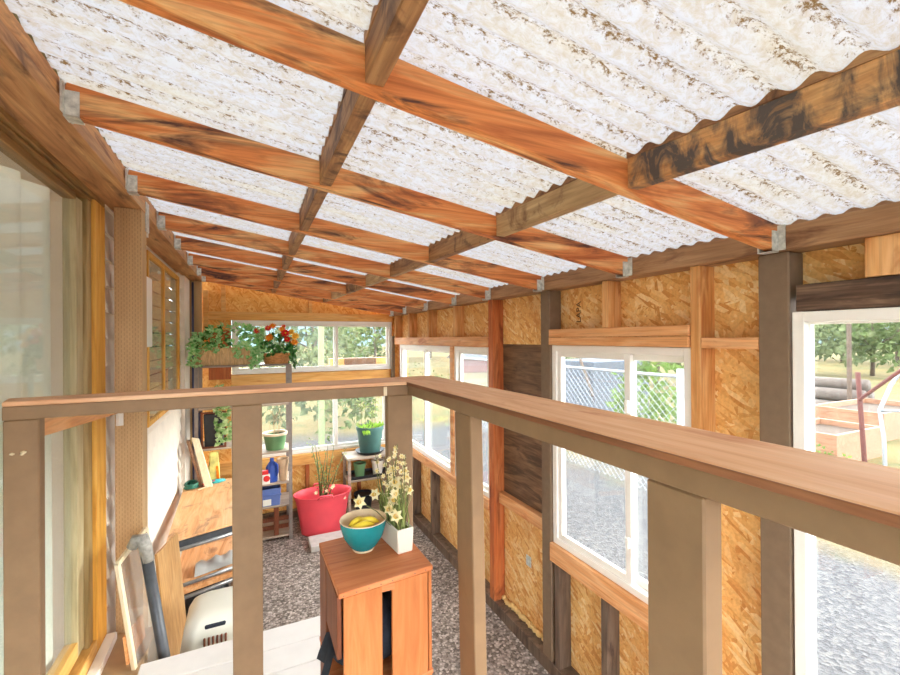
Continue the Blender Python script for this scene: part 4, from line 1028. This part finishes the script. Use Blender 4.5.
b = B(); hexa(b, lean_sheet(b, (-.432, 2.50, -1.05), (-.388, 2.82, -1.08), .91, .07, .012), .001)
tag(obj('plywood_sheet', b, 'panel'), 'tan plywood offcut standing on edge beside the framed pane', 'plywood sheet')
t = thing('downspout_pole', 'dark grey pole with pale plastic wrapped top leaning beside the framed pane', 'pole', (-.29, 2.12, -2))
p0, p1 = Vector((-.402, 2.13, -.84)), Vector((-.318, 2.13, -1.45)); pb = p0 + (p1 - p0) * (1.15 / .61)
b = B(); tube(b, [p0, pb], .021, 14); obj('pole', b, 'darksteel', t, True)
b = B(); tube(b, [p0 + Vector((-.045, .01, -.01)), p0 + Vector((-.028, .004, .022)), p0 + Vector((-.006, 0, .024)), p0 + Vector((.003, 0, -.01)), p0 + Vector((.013, 0, -.075))], [.020, .023, .024, .0235, .0225], 12); obj('plastic_wrap', b, plain('pale plastic wrap', srgb(150, 146, 138), .3, 0, .3, 60), t, True)
b = B(); hexa(b, lean_sheet(b, (-.475, 2.12, -1.20), (-.45, 2.30, -1.22), .75, .07, .010), .001)
tag(obj('wooden_strip', b, 'hboard'), 'narrow yellowish board leaning behind the framed pane', 'board')
# laundry hamper
t = thing('laundry_basket', 'upturned white plastic laundry basket with handle slot behind the deck edge', 'laundry basket', (-.15, 2.28, -2))
x0, x1, yf, yb, zt = -.292, .028, 2.20, 2.50, -1.255
b = B()
def ring(z, g):
    pts = []; r = .055; X0, X1, Y0, Y1 = x0 + g, x1 - g, yf + g, yb - g
    for cx, cy, a0 in ((X1 - r, Y1 - r, 0), (X0 + r, Y1 - r, 90), (X0 + r, Y0 + r, 180), (X1 - r, Y0 + r, 270)):
        for k in range(7): a = math.radians(a0 + 15 * k); pts.append(Vector((cx + r * math.cos(a), cy + r * math.sin(a), z)))
    return pts
levels = [(-2, -.006), (-1.40, -.003), (-1.31, .012), (-1.275, .030), (-1.260, .052), (-1.255, .075)]
prev = None; fs = []
for z, g in levels:
    r = [b.verts.new(p) for p in ring(z, g)]
    if prev:
        for k in range(len(r)): fs.append(b.faces.new((prev[k], prev[(k + 1) % len(r)], r[(k + 1) % len(r)], r[k])))
    else: fs.append(b.faces.new(r))
    prev = r
fs.append(b.faces.new(prev)); bmesh.ops.recalc_face_normals(b, faces=fs)
hb = smooth_by_angle(obj('body', b, 'white', t), 50)
b = B(); bx(b, -.195, -.110, yf + .012, yf + .024, -1.312, -1.293, .004); obj('handle_slot', b, 'charcoal', hb)
for k in range(6):
    x = -.195 + .017 * k
    b = B(); bx(b, x - .0045, x + .0045, yf - .002, yf + .010, -1.378, -1.342, .003); obj('vent_slot', b, 'crate_dark', hb)
for k in range(7):
    x = -.205 + .019 * k
    b = B(); bx(b, x - .006, x + .006, yf - .006, yf + .008, -1.401, -1.393, .001); obj('vent_slot', b, 'crate_dark', hb)

# ------------------------------------------------------------------ outside
def tree(x, y, h, w, m, lab, n=620, cat='tree', clumps=12, trunk=True, low=-.02, ls=.06):
    z0 = gz(x, y); t = thing('tree' if cat == 'tree' else 'shrub', lab, cat, (x, y, z0))
    cen = [(Vector((x + rnd(-.5, .5) * w, y + rnd(-.5, .5) * w, z0 + h * rnd(low + .18, .86))), rnd(.24, .40)) for k in range(clumps)]
    if trunk:
        b = B(); r = .045 * h * .5; tube(b, [(x, y, z0 - .05), (x + rnd(-.1, .1) * w, y, z0 + h * .4), (x, y, z0 + h * .75)], [r, r * .7, r * .3], 8)
        for c, s in cen[:5]: tube(b, [(x, y, z0 + h * .32), c], [r * .45, r * .12], 6)
        obj('trunk', b, 'bark', t, True)
    b = B()
    for k in range(n):
        c, s = cen[k % clumps]; d = Vector((random.gauss(0, 1), random.gauss(0, 1), random.gauss(0, 1))).normalized(); p = c + Vector((d.x * w * s, d.y * w * s, d.z * h * s * .62)) * rnd(.5, 1)
        if p.z < z0 + .05: p.z = z0 + .05
        L = h * ls * rnd(.7, 1.4); leafq(b, p, d + Vector((rnd(-1, 1), rnd(-1, 1), rnd(-1, 1))), L * 1.3, L, .15)
    obj('crown', b, m, t)['kind'] = 'stuff'
    return t
def polar(px, dist):
    a = math.atan((px - 450) / 425) + math.radians(25.12); return dist * math.sin(a), dist * math.cos(a)
TR = [(812, 31, 4.6, 3.4, 'treeA', 'grey green tree beyond the field, close to the frame edge in the big window'), (842, 46, 6.0, 4.0, 'treeA', 'grey green tree behind the thin pole in the big window'),
      (872, 33, 4.8, 3.4, 'treeB', 'green tree on the field behind the rusty stake'), (897, 42, 5.6, 3.8, 'treeA', 'grey green tree behind the pale hoop frame'),
      (655, 20, 4.8, 4.2, 'treeB', 'mid green tree rising behind the chain link fence'), (582, 26, 5.5, 4.5, 'treeA', 'grey green tree behind the shade cloth shed'),
      (478, 38, 6.0, 5.0, 'treeB', 'green tree beyond the dull red shed'), (430, 44, 7.0, 6.0, 'treeA', 'grey green tree seen in the window by the corner'),
      (374, 32, 4.6, 3.4, 'treeB', 'green tree far behind the planter box outside the end wall'), (350, 44, 5.6, 4.0, 'treeB', 'green tree beyond the field, in the middle of the end wall window'),
      (308, 22, 5.0, 4.0, 'treeA', 'grey green tree behind the mossy yard post')]
for px, dist, h, w, m, lab in TR:
    x, y = polar(px, dist); tree(x, y, h, w, m, lab)
for px, dist, h, w, m, lab in ((648, 8.2, 2.1, .75, 'treeC', 'bright green shrub behind the chain link fence'), (684, 9.0, 2.3, 1.4, 'treeC', 'fresh green shrub beside the thick fence post'), (294, 9.2, 2.3, .95, 'treeA', 'grey green shrub outside the end wall behind the flower basket'),
                               (331, 11, 2.3, .9, 'treeA', 'grey green shrub outside the end wall beside the mossy yard post'), (350, 9.0, 1.75, .8, 'treeB', 'small sapling outside behind the planter box'), (822, 7.6, .6, .7, 'treeC', 'low green weeds in front of the raised garden bed'), (425, 15, 1.2, 2.0, 'treeB', 'low round bush outside the window by the corner')):
    x, y = polar(px, dist); tree(x, y, h, w, m, lab, 260, 'shrub', 6, False, .0, .055)
# chain link fence along the yard
FX = 4.6
t = thing('chain_link_fence', 'pale chain link fence on steel posts outside the sliding window', 'fence', (FX, 5, -2.05))
for k in range(4):
    y = 3.39 + 2.1 * k; b = B(); tube(b, [(FX, y, -2.1), (FX, y, -.38 if k == 0 else -.44)], .045 if k == 0 else .03, 10); obj('fence_post', b, 'fenceblue', t, True)
b = B(); tube(b, [(FX, 3.39, -.47), (FX, 9.65, -.47)], .02, 8); obj('top_rail', b, 'fenceblue', t, True)
b = B(); y = 1.9; stp = .10; hgt = 1.5
k = 0
while 3.39 + stp * k < 9.65 + hgt:
    for s in (1, -1):
        ya, za = 3.39 + stp * k, -1.97
        yb_, zb_ = ya - hgt, -.47
        if s < 0: ya, yb_ = yb_, ya
        lo, hi = min(ya, yb_), max(ya, yb_)
        A, Bp = Vector((FX, ya, za)), Vector((FX, yb_, zb_))
        f0, f1 = 0, 1
        def clip(v): return max(0, min(1, (v - A.y) / (Bp.y - A.y)))
        c0_, c1_ = sorted((clip(3.39), clip(9.65)))
        if c1_ - c0_ > .02: tube(b, [A.lerp(Bp, c0_), A.lerp(Bp, c1_)], .0035, 3, False)
    k += 1
obj('wire_mesh', b, 'fenceblue', t)
# sheds
x, y = polar(590, 10.5)
t = thing('shade_shed', 'grey shade cloth shed behind the chain link fence', 'shed', (x, y, -2.05))
b = B(); bx(b, x - .2, x + 1.6, y - .3, y + 1.0, -2.05, -.55, .02); obj('walls', b, 'shedgrey', t)
b = B(); beam(b, (x - .35, y - .45, -1.3), (x - .3, y + .0, -.5), .05, .05); obj('prop', b, 'bark', t)
x, y = polar(474, 26)
t = thing('red_shed', 'dull red shed with grey roof far outside behind the chain link fence', 'shed', (x, y, -2.05))
b = B(); bx(b, x - 1.2, x + 1.2, y - .8, y + .8, -2.1, -1.2); obj('walls', b, 'shedred', t)
b = B(); hexa(b, [(x - 1.4, y - 1, -1.2), (x + 1.4, y - 1, -1.2), (x + 1.4, y + 1, -1.2), (x - 1.4, y + 1, -1.2), (x - 1.4, y - .1, -.75), (x + 1.4, y - .1, -.75), (x + 1.4, y + .1, -.75), (x - 1.4, y + .1, -.75)]); obj('roof', b, 'shedgrey', t)
# garden beds
def bed(px, dist, w, l, h, lab):
    x, y = polar(px, dist); t = thing('garden_bed', lab, 'garden bed', (x, y, -2.05), 'raised garden beds')
    for q in ((x - w / 2, x - w / 2 + .05, y - l / 2, y + l / 2), (x + w / 2 - .05, x + w / 2, y - l / 2, y + l / 2), (x - w / 2 + .05, x + w / 2 - .05, y - l / 2, y - l / 2 + .05), (x - w / 2 + .05, x + w / 2 - .05, y + l / 2 - .05, y + l / 2)):
        box('side_board', 'garden_wood', (*q, -2.08, -2.05 + h), t)
    box('soil', 'soil', (x - w / 2 + .05, x + w / 2 - .05, y - l / 2 + .05, y + l / 2 - .05, -2.05, -2.05 + h * .8), t)
bed(826, 9.8, 1.5, .9, .50, 'raised wooden garden bed closer to the big window'); bed(872, 13, 2.4, 1.2, .55, 'long raised wooden garden bed further back in the big window')
def px3(px, py, dist):
    a = math.atan((px - 450) / 425); dep = dist * math.cos(a); x, y = polar(px, dist); return Vector((x, y, -(py - 340 + (px - 450) * .006) / 425 * dep))
b = B(); a = px3(857.5, 374, 6.6); c = px3(864, 470, 6.6); tube(b, [a, a + (c - a) * 1.0, Vector((c.x, c.y, -2.1)) + Vector((.02, 0, 0))], .024, 8)
tag(obj('fence_stake', b, 'rust', smooth=True), 'rusty reddish steel stake outside the big window', 'stake')
b = B(); tube(b, [px3(858, 402, 6.5), px3(915, 362, 6.5)], .018, 6); bz_ = px3(858, 402, 6.5)
tag(obj('iron_rod', b, 'rust'), 'thin dark iron rod slanting up from the rusty stake', 'rod')
x, y = polar(849, 14); b = B(); tube(b, [(x, y, -2.1), (x, y, .45)], .05, 8); tag(obj('yard_pole', b, 'bark'), 'thin brown pole standing in the field behind the rusty stake', 'pole')
t = thing('hoop_frame', 'pale steel hoop frame of a small tunnel outside the big window', 'hoop frame', (4.5, 1.4, -2.05))
hp = [Vector((p.x, p.y, -2.08)) if k == 0 else p for k, p in enumerate([px3(886, 470, 6.9), px3(883, 440, 6.9), px3(879, 412, 6.9), px3(890, 388, 6.9), px3(905, 366, 6.9), px3(930, 350, 6.9)])]
b = B(); tube(b, hp, .020, 8); obj('hoop', b, 'fenceblue', t, True)
b = B(); tube(b, [px3(879, 412, 6.9), px3(930, 414, 6.8)], .016, 8); obj('cross_bar', b, 'fenceblue', t, True)
x, y = polar(817, 15)
for k, (dx, dz, r) in enumerate(((0, 0, .17), (.36, 0, .18), (.72, 0, .16), (.18, .32, .17), (.54, .32, .16), (.36, .62, .15))):
    b = B(); tube(b, [(x + dx, y - .9, -2.03 + r + dz), (x + dx + .05, y + .9, -2.03 + r + dz)], r, 10)
    tag(obj('log', b, 'logwood', smooth=True), 'weathered grey log in the pile beyond the raised garden bed', 'log', 'logs in the grey pile')
# outside the end wall
x, y = polar(321, 8.2); b = B(); bx(b, x - .05, x + .05, y - .05, y + .05, -2.1, .6, .005); tag(obj('yard_post', b, plain('mossy post', srgb(120, 130, 92), .8)), 'mossy green square post outside the end wall window', 'post')
t = thing('planter_box', 'brown wooden planter box on the outer ledge of the end wall window', 'planter', (1.2, 5.3, -.33))
box('trough', 'garden_dark', (1.03, 1.42, 5.22, 5.36, -.345, -.235), t); box('end_block', 'hboard_x', (.86, 1.028, 5.22, 5.36, -.345, -.235), t); box('end_block', 'hboard_x', (1.422, 1.56, 5.22, 5.36, -.345, -.235), t)
box('ledge', 'hboard_x', (.6, 1.62, 5.145, 5.40, -.385, -.347), t)

# ------------------------------------------------------------------ light
w = bpy.data.worlds.new('sky'); SC.world = w; w.use_nodes = True; nt = w.node_tree; nt.nodes.clear()
bg = nt.nodes.new('ShaderNodeBackground'); ow = nt.nodes.new('ShaderNodeOutputWorld'); sk = nt.nodes.new('ShaderNodeTexSky')
sk.sky_type = 'HOSEK_WILKIE'; sk.turbidity = 4.0; sk.ground_albedo = .4
SUN = Vector((.93, -.18, .30)).normalized(); sk.sun_direction = SUN
mx = nt.nodes.new('ShaderNodeMix'); mx.data_type = 'RGBA'; mx.inputs[0].default_value = .75; mx.inputs[7].default_value = (.92, .95, 1.0, 1)
nt.links.new(sk.outputs[0], mx.inputs[6]); nt.links.new(mx.outputs[2], bg.inputs[0]); bg.inputs[1].default_value = 3.6
nt.links.new(bg.outputs[0], ow.inputs[0])
sl = bpy.data.lights.new('sun', 'SUN'); sl.energy = 1.3; sl.angle = math.radians(20); sl.color = (1, .965, .91)
so = bpy.data.objects.new('sun', sl); C.objects.link(so); so.rotation_euler = SUN.to_track_quat('Z', 'Y').to_euler()

# ------------------------------------------------------------------ camera
def camera():
    yaw, pit, rol = (math.radians(v) for v in (25.12, -.12, -.3623))
    f = Vector((math.sin(yaw) * math.cos(pit), math.cos(yaw) * math.cos(pit), -math.sin(pit)))
    r = Vector((math.cos(yaw), -math.sin(yaw), 0)); u = r.cross(f); c, s = math.cos(rol), math.sin(rol)
    r2 = c * r + s * u; u2 = -s * r + c * u
    cd = bpy.data.cameras.new('camera'); cd.sensor_width = 36; cd.lens = 424.96 / 900 * 36; cd.clip_start = .02; cd.clip_end = 600
    co = bpy.data.objects.new('camera', cd); C.objects.link(co)
    co.matrix_world = Matrix((r2, u2, -f)).transposed().to_4x4()
    SC.camera = co
camera()
for o in list(SC.objects):
    if o.parent is None: o.location.z += LIFT
vs_ = SC.view_settings; vs_.view_transform = 'Standard'; vs_.look = 'None'; vs_.gamma = 1; vs_.use_curve_mapping = False
vs_.exposure = 2.12
SC.cycles.diffuse_bounces = 8; SC.cycles.transparent_max_bounces = 24; SC.cycles.max_bounces = 16
